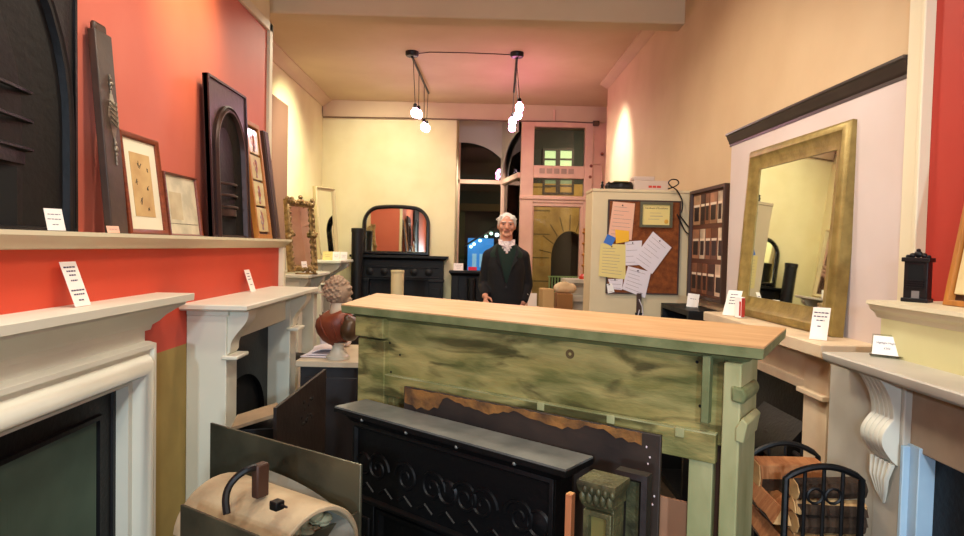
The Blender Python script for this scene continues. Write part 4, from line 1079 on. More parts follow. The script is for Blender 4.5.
# ================================================================== CUPBOARD AND NOTICE BOARD
YC = 4.3
xc0, xc1 = at(591, 250, 'y', YC).x, XR
zc1 = 1.905
cu = thing('cupboard', 'tall cream cupboard with the cork notice board on its front', 'cupboard', F((xc0, YC, 0)))
Wc = xc1-xc0-.005
obj('body', BX(0, Wc, 0, zc1-.02, -.26, 0), M_CUPB, cu, bevel=.003)
obj('top', BX(-.003, Wc, zc1-.02, zc1, -.262, .004), M_CUPB, cu, bevel=.003)
def cq(px, py, w=0):
    p = at(px, py, 'y', YC-w); return p.x, p.z
n0 = cq(608, 199.5); n1 = cq(677.5, 295)
nb = thing('notice_board', 'brown cork notice board covered with pinned papers', 'notice board', F((n0[0], YC-.001, n1[1])))
Wn, Hn = n1[0]-n0[0], n0[1]-n1[1]
obj('cork', BX(0, Wn, 0, Hn, .0, .012), M_CORK, nb)
obj('edge', MB().frame(0, Wn, 0, Hn, [(0, 0), (0, .015), (.01, .015), (.012, .0)]), M_DARKW, nb)
t = MB(); random.seed(14)
def sheet(label, cat, corners, m, w, lines=0, hdr=False, name='paper_sheet', pin=True, lm=None, grp='notices pinned to the cork board'):
    """corners: tl,tr,br,bl pixels on the board plane"""
    w += .003
    P = [V3((*cq(*c, w),)) for c in corners]
    O = V3((P[3].x, YC-w, P[3].y)); o = thing(name, label, cat, F(O), grp)
    L = [(p.x-P[3].x, p.y-P[3].y) for p in P]
    tl, tr, br, bl = L
    def uv(s, r): # s right, r up
        a = (bl[0]+(br[0]-bl[0])*s, bl[1]+(br[1]-bl[1])*s); b = (tl[0]+(tr[0]-tl[0])*s, tl[1]+(tr[1]-tl[1])*s)
        return a[0]+(b[0]-a[0])*r, a[1]+(b[1]-a[1])*r
    obj('paper', MB().loft([[(x, y, z) for x, y in (bl, br, tr, tl)] for z in (0, .0012)]), m, o)
    if lines:
        t = MB(); random.seed(lines*3+len(label))
        for k in range(lines):
            r = .86-.74*k/max(1, lines-1); e = random.uniform(.55, .9); a = .1 if not hdr or k else .25
            e = .75 if hdr and not k else e
            p, q = uv(a, r), uv(e, r); h = .0022
            t.loft([[(p[0], p[1], z), (q[0], q[1], z), (q[0], q[1]+h, z), (p[0], p[1]+h, z)] for z in (.0013, .0018)])
        obj('written_lines', t, lm or M_TEXT, o)
    if pin:
        p = uv(.45, .92); obj('pin', MB().ball((p[0], p[1], .003), .005, 8, 6), M_DARKW, o)
    return o
LT = mat('faint_ink', (150, 130, 128), .8)
sheet('pink letter pinned at the top of the cork board', 'notice', [(613, 201.5), (635, 203.5), (631.5, 240), (608, 238)], M_CARDP, .0145, 8, lm=LT)
fc = sheet('framed certificate in a dark frame hung on the cork board', 'certificate', [(642, 202.5), (673, 203.5), (672, 227.5), (640, 226.5)], M_CARDY, .0145, 0, name='framed_certificate', pin=False)
a_, b_ = cq(640.5, 227), cq(673, 203)
Wf, Hf = b_[0]-a_[0], b_[1]-a_[1]
obj('frame', MB().frame(-.004, Wf, -.004, Hf, [(0, 0), (0, .012), (.016, .012), (.018, 0)]), mat('grey_frame', (92, 86, 62), .5), fc)
obj('seal', MB().lathe([(0, .003), (.014, .0025), (.015, .001)], (Wf*.82, Hf*.22, 0), 'w', 14), mat('gold_seal', (214, 160, 60), .4), fc)
text('Certificate of Excellence', .0155, Wf*.5, Hf*.72, .0018, M_INK, fc, 'printed_heading')
text('~~ ~~~~~~', .016, Wf*.47, Hf*.43, .0018, M_INK, fc, 'signature') if False else obj('printed_lines', MB().box(Wf*.3, Wf*.7, Hf*.42, Hf*.44, .0013, .0018).box(Wf*.25, Wf*.6, Hf*.3, Hf*.312, .0013, .0018).box(Wf*.3, Wf*.65, Hf*.55, Hf*.562, .0013, .0018), LT, fc)
sheet('yellow handwritten sheet hanging at the outer edge of the board', 'notice', [(600.5, 243.5), (625.5, 244.5), (625.5, 279.5), (598.5, 276)], M_CARDY, .0155, 9, lm=LT)
sheet('blue sticky note above the yellow sheet', 'sticky note', [(607.5, 234), (616, 238), (611.5, 246), (603.5, 242.5)], M_POSTB, .018, 0, name='sticky_note', pin=False, grp='sticky notes')
sheet('orange yellow sticky note below the pink letter', 'sticky note', [(615, 229.5), (629, 231), (629, 241.5), (616, 243.5)], M_POSTY, .018, 0, name='sticky_note', pin=False, grp='sticky notes')
sheet('narrow white leaflet behind the tilted letter', 'notice', [(625, 241.5), (642, 240.5), (640, 265), (624, 265.5)], M_CARDV, .0135, 4, lm=LT)
sheet('white letter tilted clockwise in the middle of the board', 'notice', [(653, 231.5), (671.5, 247.5), (652, 274), (632, 260)], M_CARDV, .0175, 7, lm=LT)
sheet('white letter hanging lowest below the tilted letter', 'notice', [(628, 266), (651, 272), (645, 298), (622, 289)], M_CARDV, .0160, 6, lm=LT)
sheet('small white slip at the bottom corner of the board', 'notice', [(608, 279), (623, 279), (622, 290), (611, 289)], M_CARDV, .0140, 3, lm=LT)
sheet('torn white ticket hanging under the bottom corner slip', 'notice', [(606.5, 284), (612, 283.5), (614.5, 292), (608, 293.5)], M_CARD, .0150, 2, lm=LT)
# brush and loop cables below the board
q = cq(638, 293)
hb = thing('hanging_brush', 'brown hearth brush hanging below the notice board', 'brush', F((q[0], YC-.018, q[1]-.15)))
obj('handle', BX(-.014, .018, .02, .15, .0, .012), M_DARKW, hb, bevel=.003)
obj('bristles', BX(-.022, .026, -.05, .02, .0, .014), M_BLKP, hb, bevel=.004)
solo('white_cable', 'thin white cable looped on the hearth brush', 'cable', MB().tube([(0, .1, .016), (.022, .05, .018), (.028, .0, .02), (.012, -.03, .02), (-.004, -.01, .018), (.004, .03, .017)], .003, 6), M_CARDV, F((q[0], YC-.018, q[1]-.14)))
# on top of the cupboard
def on(px): return at(px, 188, 'y', YC+.12).x
bxm = thing('card_terminal_box', 'grey beige printer box with red lettering on the cupboard top', 'box', F((on(634), YC+.12, zc1)))
wb_ = on(668.5)-on(634)
obj('carton', BX(0, wb_, 0, .075, -.15, 0), M_PLAST, bxm, bevel=.005)
obj('lid', BX(.0, wb_*.62, .075, .105, -.13, -.02), M_PLAST, bxm, bevel=.006)
obj('red_lettering', MB().box(wb_*.42, wb_*.52, .025, .04, 0, .001).box(wb_*.54, wb_*.64, .025, .04, 0, .001).box(wb_*.66, wb_*.78, .025, .04, 0, .001), M_TEXTR, bxm)
t = MB(); random.seed(6)
cl_ = thing('tool_roll', 'black crumpled tool bag beside the printer box on the cupboard', 'bag', F((on(618), YC+.1, zc1)))
obj('bag', union(MB().cap((-.06, .028, -.04), (.08, .03, -.05), .03, .035).cap((.03, .04, -.04), (.09, .05, -.06), .03, .02), .008, 3), M_BLKP, cl_)
obj('flap', BX(-.03, .07, .058, .066, -.07, -.01), mat('olive_cloth', (120, 110, 60), .8), cl_, bevel=.004)
for k, (px, lab) in enumerate(((607, 'small black figurine nearest the bag on the cupboard top'), (600.5, 'small black figurine at the outer corner of the cupboard top'))):
    t = MB().lathe([(0, 0), (.014, 0), (.014, .008), (.008, .014), (.012, .028), (.006, .04), (.009, .05), (0, .056)], n=12)
    solo('figurine', lab, 'figurine', t, M_BLKP, F((on(px), YC+.06, zc1)), 'black figurines')
pts = []
for (px, py) in ((668, 189), (674, 187), (679, 184), (678, 180), (672, 179), (668, 182), (670, 186), (676, 189), (680, 195), (683, 203), (682, 212), (679, 214)):
    a = at(px, py, 'y', YC-.03); pts.append(a)
for (px, py) in ((684, 221), (690, 229), (693, 233), (689, 235), (684, 230), (680, 220), (677, 214)): pts.append(at(px, py, 'y', YC-.03))
solo('black_cable', 'black cable looping off the cupboard top beside the notice board', 'cable', MB().tube(smooth_path(pts), .0045, 6), M_BLKP, Matrix.Identity(4))
# display board with product photographs on the right wall
y_a, y_b = 3.69, 4.25; z_a, z_b = 1.22, 1.875
db = thing('display_board', 'dark framed board of fireplace photographs in the niche beside the gold mirror', 'display board', FRt(y_b, XR-.002, z_a))
Wd, Hd = y_b-y_a, z_b-z_a
obj('backing', BX(0, Wd, 0, Hd, 0, .012), mat('board_brown', (96, 56, 40), .6), db)
obj('frame', MB().frame(-.02, Wd+.02, -.02, Hd+.02, [(0, 0), (0, .03), (.02, .03), (.024, .0)]), M_DARKW, db)
random.seed(17)
cols = [(226, 190, 160), (186, 130, 96), (120, 74, 52), (206, 160, 120), (84, 52, 42), (232, 206, 176), (150, 96, 66)]
for r in range(3):
    x = .02
    while x < Wd-.06:
        w_ = random.uniform(.06, .13); w_ = min(w_, Wd-.02-x)
        h_ = Hd/3-.03; v = .015+r*Hd/3
        c_ = random.choice(cols)
        ph = obj('photograph', BX(x, x+w_, v, v+h_, .012, .014), mat('photo_%d_%d_%d' % c_, c_, .4, c2=tuple(int(k*.7) for k in c_), scale=9), db)
        t = MB(); i = w_*.16
        t.box(x+i, x+w_-i, v+h_*.12, v+h_*.6, .014, .0148)
        obj('pictured_fireplace', t, mat('photo_dark', (50, 32, 28), .5), ph)
        obj('pictured_mantel', MB().box(x+i*.5, x+w_-i*.5, v+h_*.6, v+h_*.68, .014, .015), mat('photo_light', (236, 214, 190), .5), ph)
        x += w_+.012
dk_ = thing('dark_shelf_unit', 'low black shelf unit below the photograph board', 'shelf unit', FRt(4.26, XR-.002))
obj('carcass', MB().box(0, .55, 0, .04, 0, .2).box(0, .55, 1.12, 1.15, 0, .2).box(0, .03, .04, 1.12, 0, .2).box(.52, .55, .04, 1.12, 0, .2).box(0, .55, .04, 1.12, 0, .01), M_IRON2, dk_)
obj('shelf', BX(.03, .52, .56, .58, .01, .19), M_IRON2, dk_)
q = at(695, 312, 'y', 4.0)
card('pale card tilted on the black shelf unit below the photographs', F((1.33, 4.0, 1.152), (.9, -.4, 0), (.25, .1, 1)), .07, .085, [(.6, .5, None, 0)])
# ================================================================== ITEMS BY THE DOOR
YI = 6.3
q = at(565, 280, 'y', YI)
pm = thing('stone_pedestal', 'pinkish stone chimneypiece section with moulded shelf by the glazed door', 'pedestal', F((q.x, YI+.3, 0)))
zq = at(575, 279.5, 'y', YI).z; wq = at(594, 280, 'y', YI).x-q.x
obj('shelf', MB().loft([[(e, v, 0), (wq+.1, v, 0), (wq+.1, v, .3-e), (e, v, .3-e)] for v, e in ((zq-.07, .06), (zq-.04, .03), (zq-.035, 0), (zq, 0))]), M_GSTONE, pm)
obj('leg', MB().box(.07, wq+.1, 0, zq-.06, 0, .22), M_GSTONE, pm, bevel=.004)
obj('moulding', BX(.04, wq+.1, zq-.23, zq-.16, .0, .26), M_GSTONE, pm, bevel=.01)
q = at(586, 277, 'y', YI); zt2 = at(586, 228, 'y', YI).z-zq
cs = thing('candlestick', 'tall turned brass candlestick on the pinkish stone shelf', 'candlestick', F((q.x, YI+.12, zq)))
pf = [(0, 0), (.045, 0), (.042, .02), (.025, .04)]
for k in range(4): b = .05+k*(zt2-.07)/4; h = (zt2-.07)/4; pf += [(.014, b), (.016, b+h*.6), (.03, b+h*.75), (.03, b+h*.85), (.014, b+h*.95)]
pf += [(.022, zt2-.02), (.022, zt2), (0, zt2)]
obj('stem', MB().lathe(pf, n=16), M_BRASS, cs)
obj('red_foot', MB().lathe([(.046, 0), (.05, .003), (.048, .03), (.03, .05), (.026, .046), (.04, .026)], n=16), mat('red_glaze', (190, 60, 36), .3), cs)
def boxat(name, label, cat, px0, px1, pyt, y, d, m, tilt=0):
    a = at(px0, pyt, 'y', y); b = at(px1, pyt, 'y', y)
    o = thing(name, label, cat, F((a.x, y, 0), (1, tilt, 0)))
    w = b.x-a.x
    obj('carton', BX(0, w, 0, a.z, -d, 0), m, o, bevel=.004)
    obj('flap', BX(.005, w*.5, a.z, a.z+.004, -d+.01, -.01), m, o)
    return o
boxat('cardboard_box', 'tall buff carton leaning near the man and the door', 'box', 543, 555, 289, 5.9, .12, M_BOX, .25)
boxat('cardboard_box', 'brown carton beneath the cream bag by the stone section', 'box', 557, 573, 294, 6.0, .2, mat('brown_carton', (150, 104, 60), .8))
a = at(564, 294, 'y', 6.1)
bg_ = thing('paper_bag', 'crumpled cream bag lying on the brown carton', 'bag', F((a.x, 6.1, a.z+.010)))
obj('bag', union(MB().cap((-.06, .045, 0), (.07, .045, -.02), .045, .05).cap((-.04, .07, 0), (.02, .08, 0), .035, .03), .01, 2), M_BAG, bg_)
obj('handles', MB().tube([(-.03, .09, .02), (-.01, .13, .02), (.02, .1, .02)], .004, 6), M_BAG, bg_)
a = at(529, 305, 'y', 7.4)
pc_ = thing('small_sign', 'small white board leaning by the foot of the glazed door', 'sign', F((a.x, 7.5, 0), (1, 0, 0), (0, .08, 1)))
obj('panel', BX(0, .105, 0, at(533, 294, 'y', 7.4).z, -.01, 0), M_CARD, pc_, bevel=.002)
obj('printed_lines', MB().box(.02, .085, .78, .79, 0, .001).box(.02, .07, .75, .757, 0, .001), M_TEXT, pc_)
# ================================================================== CEILING FITTINGS
def pendant(label, px, py, ex, ey, drops, mb=None):
    zc_ = ZC-.02
    a = at(px, py+1, 'z', zc_-.03); b = at(ex, ey, 'z', zc_-.05)
    o = thing('pendant_light', label, 'light', F((a.x, a.y, ZC)), 'black track pendants')
    loc = lambda p: V3((p.x-a.x, p.z-ZC, -(p.y-a.y)))
    obj('canopy', MB().lathe([(0, 0), (.065, 0), (.065, -.03), (.055, -.045), (0, -.045)], n=24), M_BLKP, o)
    lb = loc(b)
    obj('track_bar', MB().tube([(0, -.045, 0), (lb.x, lb.y, lb.z)], .013, 8), M_BLKP, o)
    for s, dx, bx_, by_ in drops:
        p = V3((0, -.045, 0)).lerp(lb, s)
        yy = a.y+(-p.z)
        q = loc(at(bx_, by_, 'y', yy))
        obj('cord', MB().tube([p, (p.x+(q.x-p.x)*.15, p.y-.06, p.z), (q.x, q.y+.085, q.z)], .0035, 6), M_BLKP, o)
        bl = obj('bulb', MB().lathe([(0, -.043), (.022, -.039), (.036, -.022), (.041, 0), (.036, .022), (.022, .04), (.013, .052), (0, .054)], (q.x, q.y, q.z), n=18), mb or M_BULB, o)
        obj('socket', MB().lathe([(0, .05), (.019, .05), (.019, .082), (.012, .092), (0, .092)], (q.x, q.y, q.z), n=14), M_BLKP, bl)
pendant('black track pendant with pink bulbs, over the arched black mirror side', 412, 56, 428.5, 93, ((.06, 0, 415, 113), (.38, 0, 418.5, 114.5), (.7, 0, 424, 127), (.97, 0, 426.5, 128.5)))
pendant('black track pendant with pink bulbs, nearer the glazed door', 517, 57, 514, 92, ((.1, 0, 519.5, 107.5), (.38, 0, 518, 115.5), (.66, 0, 512.5, 121.5), (.97, 0, 512, 128)), M_BULBP)
pts = [at(x, y, 'z', ZC-.006) for x, y in ((414, 54), (430, 52.2), (465, 52.8), (495, 54), (515, 55))]
solo('ceiling_cable', 'thin cable running across the ceiling between the two pendants', 'cable', MB().tube(pts, .004, 6), M_DARKW, Matrix.Identity(4))
cdn = thing('conduit', 'thin dark conduit pipe along the top of the back wall', 'conduit', Matrix.Identity(4))
pts = [at(px, py, 'y', YB-.05) for px, py in ((322, 104), (323, 117), (400, 118), (460, 119.5), (508, 121), (560, 121.5), (596, 123))]
obj('pipe', MB().tube(pts, .009, 8), mat('conduit_grey', (110, 88, 70), .5), cdn)
a = at(593, 121, 'y', YB-.06)
obj('junction_box', BX(a.x, a.x+.08, YB-.09, YB-.031, a.z-.06, a.z+.0), mat('jbox', (90, 70, 50), .6), cdn, bevel=.004)
pts = [at(px, py, 'y', YB-.04) for px, py in ((554.5, 110), (554.5, 121))]
obj('drop_pipe', MB().tube(pts, .014, 8), M_PINK, cdn)
wl_ = thing('wall_pipework', 'thin rectangular loop of pipe on the pink pier beside the door', 'pipework', Matrix.Identity(4))
pts = [at(px, py, 'y', YB-.04) for px, py in ((590, 188), (591, 167), (593, 164), (601, 164), (602, 168), (602, 186))]
obj('pipe', MB().tube(pts, .008, 8), M_PINK, wl_)
t = MB()
for px, py in ((590, 177), (591, 166), (602, 154)): t.ball(at(px, py, 'y', YB-.045), .022, 8, 6)
obj('valve', t, mat('valve_rust', (140, 80, 60), .5), wl_)
# ================================================================== THE STREET OUTSIDE
tag(struct('ground_street', BX(-9, 9, 10.2, 24, -.12, -.02), M_ASPH))
YS = 15.0
sb = thing('street_building', 'golden stone building across the street with an arched doorway', 'building', F((0, YS, 0)))
s_ = lambda px, py: (at(px, py, 'y', YS).x, at(px, py, 'y', YS).z)
ax0, ax1 = s_(551, 260)[0], s_(587, 260)[0]; asp = s_(565, 258)[1]; aap = s_(567, 231)[1]
t = MB().arch_plate(.62, 7, 3.0, (ax0+ax1)/2, (ax1-ax0)/2, 0, asp, aap-asp, -.3, 0)
obj('wall', t, M_NIGHTST, sb)
obj('doorway', BX(ax0-.1, ax1+.1, 0, aap+.1, -.32, -.3), M_SOOTSHADE, sb)  # black sheet stands in for the unlit doorway
t = MB()
for k, v in enumerate((.7, 1.25, 1.8, 2.35, 2.9)):
    t.box(.62, ax0-.05, v, v+.03, 0, .004); t.box(ax1+.1, 6, v, v+.03, 0, .004)
obj('stone_joint', t, M_JOINT, sb)
t = MB()
for k in range(9):
    a = math.pi*(k+.5)/9; cxx = (ax0+ax1)/2; hw_ = (ax1-ax0)/2
    t.tube([(cxx+hw_*1.03*math.cos(a), asp+(aap-asp)*1.03*math.sin(a), .002), (cxx+hw_*1.7*math.cos(a), asp+(aap-asp)*1.6*math.sin(a), .002)], .012, 4)
obj('arch_joint', t, M_JOINT, sb)
obj('upper_wall', BX(-.2, 7, 3.0, 7, -.3, -.05), M_DARKF, sb)
for (pa, pb, pt, pb2, m) in ((544.5, 556, 150, 168.5, 0), (560, 572, 150, 168.5, 0), (544.5, 556, 179, 193, 1), (560, 572, 179, 193, 1)):
    a, b = s_(pa, pt), s_(pb, pb2)
    w = obj('window', MB().frame(a[0]-.04, b[0]+.04, b[1]-.04, a[1]+.04, [(0, -.05), (0, .02), (.05, .02), (.05, -.05)]), M_DARKW, sb)
    obj('pane', BX(a[0], b[0], b[1], a[1], -.03, -.02), M_LITWIN if m == 0 else M_DIMWIN, w)
    obj('glazing_bar', BX(a[0], b[0], (a[1]+b[1])/2-.02, (a[1]+b[1])/2+.02, -.02, .01), M_DARKW, w)
rl = thing('railing', 'pale iron railing across the street doorway', 'railing', F((0, YS-.6, 0)))
t = MB(); a, b = at(549, 290, 'y', YS-.6).x, at(578, 290, 'y', YS-.6).x; zt3 = at(560, 276, 'y', YS-.6).z
for k in range(11): u = a+(b-a)*k/10; t.cyl((u, 0, 0), (u, zt3, 0), .014, 6)
obj('balusters', t, mat('rail_green', (170, 190, 130), .5), rl)
obj('handrail', BX(a-.03, b+.03, zt3-.03, zt3, -.02, .02), mat('rail_green', (170, 190, 130)), rl)
sp = thing('street_shop', 'dark shop across the street with a blue screen and row of reflected ceiling spots', 'shop', F((0, 13.5, 0)))
p_ = lambda px, py: (at(px, py, 'y', 13.5).x, at(px, py, 'y', 13.5).z)
obj('facade', BX(-3.5, .6, 0, 6, -.4, -.05), M_DARKF, sp)
a, b = p_(440, 203), p_(520, 212)
obj('fascia', BX(a[0], .6, b[1], a[1], -.05, .08), mat('fascia_brown', (92, 66, 36), .7), sp)
obj('pier', BX(p_(459, 230)[0]-.25, p_(459, 230)[0]+.12, 0, b[1], -.05, .05), mat('pier_olive', (72, 70, 40), .7), sp)
a, b = p_(468, 238), p_(493, 273)
scn = obj('screen', BX(a[0], b[0], b[1], a[1], -.05, .02), M_SCREEN, sp)
t = MB()
for k in range(3): u = a[0]+(b[0]-a[0])*(.18+.28*k); t.box(u, u+.09, b[1]+.12, b[1]+.40, .02, .025)
obj('screen_blocks', t, emit('screen_pale', (150, 190, 225), .9), scn)
obj('screen_banner', BX(a[0]+.02, a[0]+.2, b[1]+.02, b[1]+.12, .02, .026), M_SCREENR, scn)
obj('screen_border', MB().frame(a[0]-.06, b[0]+.06, b[1]-.06, a[1]+.06, [(0, -.05), (0, .03), (.06, .03), (.06, -.05)]), M_BLKP, scn)
for (px, py) in ((471, 249), (474, 246.5), (480, 243), (486, 239), (491, 236)):
    q = p_(px, py); obj('reflected_spot', MB().ball((q[0], q[1]+.05, .1), .032, 10, 8), M_SPOTW, sp)  # glowing balls stand in for ceiling lamps reflected in the window
q0_, q1_ = p_(464, 252), p_(496, 232)
obj('reflected_spot_track', MB().tube([(q0_[0], q0_[1]+.12, .1), (q1_[0], q1_[1]+.12, .1)], .02, 6), M_BLKP, sp)
# ================================================================== THE MAN
PX, PY = .290, 6.1
man = thing('person', 'white haired man in a dark jacket and green jumper, standing facing us', 'person', F((PX, PY, 0)) @ Matrix.Diagonal((1.0, 1.006, 1.0, 1)))
# local: u = his left (photo right), v = up, w = towards the camera
H0 = 1.80
def head(t):
    c = V3((-.002, 1.690, .0))
    def shape(p):
        d = p-c; v = d.y
        if v < 0: d.x *= 1-.28*(min(1, -v/.115))**1.4; d.z *= 1-.12*(min(1, -v/.115))
        return c+d
    t.ball(c, (.078, .115, .098), 32, 22, shape)
    t.cap((-.03, 1.612, .062), (.03, 1.612, .062), .022)     # chin bar
    t.ball((-.002, 1.598, .075), (.024, .018, .02), 12, 8)
    t.cap((-.002, 1.702, .094), (-.002, 1.668, .112), .010, .014)   # nose
    for s in (-1, 1):
        t.ball((s*.013-.002, 1.664, .100), (.010, .008, .010), 10, 8)
        t.cap((s*.016-.002, 1.722, .092), (s*.052-.002, 1.720, .078), .011, .010)  # brow
        t.ball((s*.046-.002, 1.672, .068), (.024, .026, .02), 12, 8)               # cheek
        t.ball((s*.080-.002, 1.685, -.004), (.011, .032, .020), 12, 8)             # ear
    t.cap((-.022, 1.640, .086), (.018, 1.640, .086), .011)    # mouth mound
t = MB(); head(t)
t.cap((0, 1.50, -.015), (0, 1.60, .0), .062, .056)
t.cap((-.05, 1.45, -.01), (.05, 1.45, -.01), .075); t.cap((-.14, 1.40, -.012), (.14, 1.40, -.012), .06)
t.cap((0, 1.0, 0), (0, 1.38, 0), .125, .125); t.cap((-.07, 1.32, 0), (.07, 1.32, 0), .11); t.cap((-.06, .98, 0), (.06, .98, 0), .12)
armL = [(-.160, 1.400, -.01), (-.205, 1.12, -.04), (-.195, 1.035, .185)]     # hand forward at hip height
armR = [(.160, 1.400, -.01), (.210, 1.13, -.05), (.165, .975, .075)]          # hand in the jacket pocket
for a in (armL, armR):
    t.cap(a[0], a[1], .055, .043); t.cap(a[1], a[2], .042, .030)
for s in (-1, 1):
    t.cap((s*.09, .93, 0), (s*.105, .50, .005), .09, .062); t.cap((s*.105, .50, .005), (s*.11, .09, -.02), .058, .042)
    t.cap((s*.11, .055, -.03), (s*.125, .04, .14), .042, .034)
def hand(t, wr, d, side, curl):
    """wr wrist, d hand direction, side = thumb direction"""
    d = V3(d).normalized(); sd = V3(side); sd = (sd-d*sd.dot(d)).normalized(); nn = d.cross(sd).normalized()*(curl)
    wr = V3(wr)
    for k in range(4):
        o = (k-1.5)*.0195; t.cap(wr+sd*o*.7, wr+d*.085+sd*o*-1 if False else wr+d*.085+sd*(-o), .014, .0125)
    for k, L in enumerate((.072, .082, .077, .06)):
        o = (1.5-k)*.0205; b = wr+d*.088+sd*o
        p1 = b+d*L*.45+nn*L*.12; p2 = p1+(d*.8+nn*.6)*L*.32; p3 = p2+(d*.5+nn*.85)*L*.25
        t.cap(b, p1, .0095, .009, 10); t.cap(p1, p2, .009, .0082, 10); t.cap(p2, p3, .0082, .007, 10)
    b = wr+d*.03+sd*.03; p1 = b+(d*.6+sd*.7).normalized()*.042; p2 = p1+(d*.9+sd*.25+nn*.2).normalized()*.032
    t.cap(b-sd*.014, b, .015, .014, 10); t.cap(b, p1, .013, .011, 10); t.cap(p1, p2, .011, .009, 10)
hand(t, armL[2], (.05, -.75, .6), (.7, .2, .6), -1)
hand(t, armR[2], (-.35, -.9, -.05), (-.5, 0, .8), 1)
obj('body', union(t, .0065, 4), M_SKIN, man)
# eyes, mouth, hair
for s in (-1, 1):
    obj('eye', MB().ball((s*.031-.002, 1.700, .089), (.012, .0055, .006), 12, 8), M_EYE, man)
    obj('eyebrow', MB().cap((s*.016-.002, 1.722, .104), (s*.048-.002, 1.722, .091), .004, .003, 8), M_HAIR, man)
obj('mouth', MB().cap((-.026, 1.641, .0965), (.022, 1.641, .0965), .005, n=8), M_LIP, man)
t = MB()
t.ball((-.002, 1.712, -.014), (.086, .105, .098), 30, 20)
for k in range(26):
    a = k*2.4; r = .03+.0022*k
    t.ball((-.002+r*math.cos(a), 1.782-.0013*k, -.012+r*math.sin(a)*.95), (.026, .012, .026), 8, 6)
for s in (-1, 1): t.cap((s*.076, 1.72, .03), (s*.080, 1.685, .018), .014, .008); t.cap((s*.06, 1.775, .05), (s*.076, 1.74, .045), .016, .012)
hm_ = union(t, .006, 3)
b = bmesh.new(); b.from_mesh(hm_)
for co, no in (((0, 1.768, .085), (0, -.62, .78)), ((0, 1.655, 0), (0, -1, .25))):
    g = bmesh.ops.bisect_plane(b, geom=b.verts[:]+b.edges[:]+b.faces[:], plane_co=co, plane_no=no, clear_outer=True)
    ed = [e for e in g['geom_cut'] if isinstance(e, bmesh.types.BMEdge)]
    bmesh.ops.holes_fill(b, edges=ed, sides=0)
b.to_mesh(hm_); b.free()
obj('hair', hm_, M_HAIR, man)
# clothes
def ell(v, a, b, ow=0, n=40): return [(a*math.copysign(abs(math.cos(q))**.85, math.cos(q)), v, ow+b*math.copysign(abs(math.sin(q))**.85, math.sin(q))) for q in [2*math.pi*j/n for j in range(n)]]
t = MB().loft([ell(*r) for r in ((1.30, .14, .115, 0), (1.44, .14, .11, 0), (1.50, .10, .09, 0), (1.535, .072, .075, -.005), (1.545, .068, .072, -.005))])
sh_ = obj('shirt', t, M_SHIRT, man)
for s in (-1, 1):
    t = MB().loft([[(s*.006, 1.490, .115+q), (s*.075, 1.512, .085+q), (s*.080, 1.565, .03+q), (s*.045, 1.56, .072+q)] for q in (0, .006)])
    obj('collar', t, M_SHIRT, sh_)
t = MB().loft([ell(*r) for r in ((.95, .165, .145, 0), (1.1, .165, .142, .0), (1.3, .168, .135, 0), (1.43, .165, .12, 0), (1.50, .11, .098, -.005), (1.525, .085, .085, -.01))])
sw = t.done('jumper')
b = bmesh.new(); b.from_mesh(sw); bmesh.ops.subdivide_edges(b, edges=b.edges, cuts=2, use_grid_fill=True)
dl = [f for f in b.faces if (lambda c: c.z > .02 and c.y > 1.42+abs(c.x)*1.5)(f.calc_center_median())]
bmesh.ops.delete(b, geom=dl, context='FACES'); b.to_mesh(sw); b.free()
obj('jumper', sw, M_SWEAT, man, label='dark green jumper')
t = MB()
t.loft([ell(*r) for r in ((.80, .19, .155, 0), (.95, .18, .155, 0), (1.12, .172, .150, .0), (1.30, .182, .146, 0), (1.39, .17, .132, -.005), (1.46, .13, .112, -.01), (1.525, .082, .088, -.018))])
t.cap((-.135, 1.405, -.012), (.135, 1.405, -.012), .070); t.cap((-.15, 1.41, -.015), (-.06, 1.475, -.02), .06, .055); t.cap((.15, 1.41, -.015), (.06, 1.475, -.02), .06, .055)
for a in (armL, armR):
    e = V3(a[1]).lerp(V3(a[2]), .86)
    t.cap(a[0], a[1], .068, .058); t.cap(a[1], e, .058, .046)
jk = union(t, .009, 5)
b = bmesh.new(); b.from_mesh(jk)
dl = [f for f in b.faces if (lambda c: c.z > .02 and c.y > 1.15 and abs(c.x) < .004+.28*(c.y-1.15))(f.calc_center_median())]
bmesh.ops.delete(b, geom=dl, context='FACES'); b.to_mesh(jk); b.free()
jo = obj('jacket', jk, M_JACKET, man, label='dark wool jacket')
sm = jo.modifiers.new('thick', 'SOLIDIFY'); sm.thickness = .006
for s in (-1, 1):
    t = MB().loft([[(s*.006, 1.15, .158+q), (s*.05, 1.30, .160+q), (s*.105, 1.37, .140+q), (s*.085, 1.395, .138+q), (s*.112, 1.42, .120+q), (s*.09, 1.52, .075+q), (s*.082, 1.44, .118+q)] for q in (0, .007)])
    obj('lapel', t, M_JACKET, jo)
obj('button', MB().lathe([(0, .004), (.009, .003), (.01, 0)], (0, 1.12, .157), 'w', 12), M_BLKP, jo)
obj('watch_glint', MB().ball((.205, 1.04, .058), (.012, .02, .008), 10, 8), mat('pale_metal', (220, 214, 206), .3, .6), man)
t = MB()
t.cap((-.06, .93, 0), (.06, .93, 0), .135)
for s in (-1, 1): t.cap((s*.092, .9, 0), (s*.105, .5, .005), .105, .082); t.cap((s*.105, .5, .005), (s*.11, .1, -.015), .08, .068)
obj('trousers', union(t, .011, 4), M_TROU, man)
for s in (-1, 1):
    t = MB(); t.cap((s*.11, .05, -.045), (s*.118, .045, .05), .05, .05); t.cap((s*.118, .045, .05), (s*.126, .036, .155), .05, .036); t.box(s*.115-.05, s*.115+.05, 0, .02, -.09, .17)
    obj('shoe', union(t, .009, 3), M_SHOE, man)
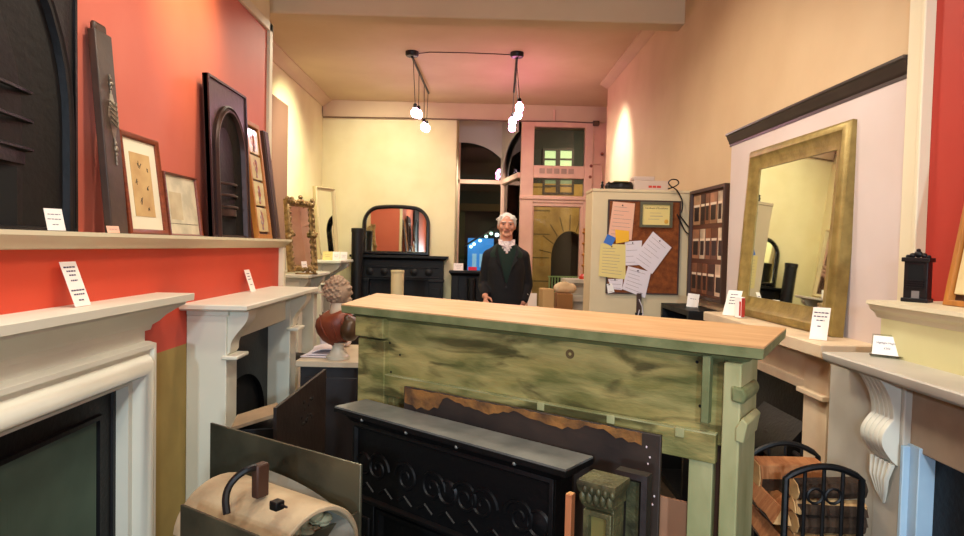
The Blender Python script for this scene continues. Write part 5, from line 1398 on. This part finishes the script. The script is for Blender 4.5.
# ================================================================== LIGHT
def area(name, loc, size, power, col, rot=(0, 0, 0), sy=None, spread=None):
    l = bpy.data.lights.new(name, 'AREA'); l.energy = power; l.color = col; l.size = size
    if sy: l.shape = 'RECTANGLE'; l.size_y = sy
    if spread: l.spread = spread
    o = bpy.data.objects.new(name, l); C.objects.link(o); o.location = loc; o.rotation_euler = rot; return o
def spot(name, loc, to, power, col, ang=50, blend=.8, r=.05):
    l = bpy.data.lights.new(name, 'SPOT'); l.energy = power; l.color = col; l.spot_size = R(ang); l.spot_blend = blend; l.shadow_soft_size = r
    o = bpy.data.objects.new(name, l); C.objects.link(o); o.location = loc
    o.rotation_euler = (V3(to)-V3(loc)).to_track_quat('-Z', 'Y').to_euler(); return o
WARM = (1, .86, .66); WARM2 = (1, .93, .79)
def down(name, x, y, p, col=WARM2, ang=165, z=3.25, r=.12): return spot(name, (x, y, z), (x, y, 0), p, col, ang, .6, r)
down('fill_front', -.3, -1.0, 112); down('fill_front', .3, .6, 88)  # unseen overhead fill for the front room, no fittings built
down('fill_middle', -.5, 2.2, 80); down('fill_middle', .2, 3.3, 84, WARM)  # more added fill from above, over the middle of the shop
down('fill_back', -.9, 5.4, 90, (1, .92, .70)); down('fill_back', .5, 6.9, 60); down('fill_bay', .0, 9.1, 26, (1, .9, .82), z=2.75)  # added fill at the back; the bay one brightens the spandrels
for x_ in (-.7, .7): spot('cool_front_fill', (x_, -2.2, 1.9), (x_*.6, 3, .9), 230, (.66, .84, 1), 110, 1, .06)  # unseen cool light behind the camera, added as two spots
spot('spot_red_wall', (-.75, 3.0, 3.3), (-1.46, 3.2, 2.75), 130, (1, .80, .36), 55, 1)
spot('spot_left_wall', (-1.0, 6.5, 3.3), (-2.05, 6.9, 2.3), 250, (1, .99, .72), 80, 1)
spot('spot_right_wall', (.75, 6.35, 3.3), (1.45, 6.5, 2.3), 190, (1, .98, .88), 60, .9)
spot('spot_back_wall', (-1.0, 7.0, 3.3), (-1.2, 8.5, 2.3), 100, (1, .99, .74), 90, 1)
spot('spot_mirror', (.2, 2.3, 3.3), (1.35, 2.8, 1.5), 50, WARM2, 60, 1)
spot('spot_counter', (.1, 2.6, 3.3), (.3, 2.4, 1.27), 80, (1, .86, .64), 60, 1)
spot('spot_man', (.3, 4.95, 3.3), (.28, 6.1, 1.7), 60, (1, .9, .8), 40, 1)
spot('street_lamp', (2.4, 12.0, 4.6), (2.2, 15, 1.3), 720, (1, .84, .58), 100, 1)
spot('street_shop_light', (-1, 11.8, 3.6), (-.6, 13.5, 1.4), 45, (.7, 1, .75), 80, 1)
w = bpy.data.worlds.new('night'); bpy.context.scene.world = w; w.use_nodes = True
w.node_tree.nodes['Background'].inputs[0].default_value = (.010, .012, .02, 1)
w.node_tree.nodes['Background'].inputs[1].default_value = 1
vs = bpy.context.scene.view_settings
vs.view_transform = 'Standard'; vs.look = 'None'; vs.gamma = 1; vs.exposure = 0; vs.use_curve_mapping = False
cy = bpy.context.scene.cycles
cy.max_bounces = 8; cy.diffuse_bounces = 4; cy.sample_clamp_indirect = 6; cy.use_denoising = True
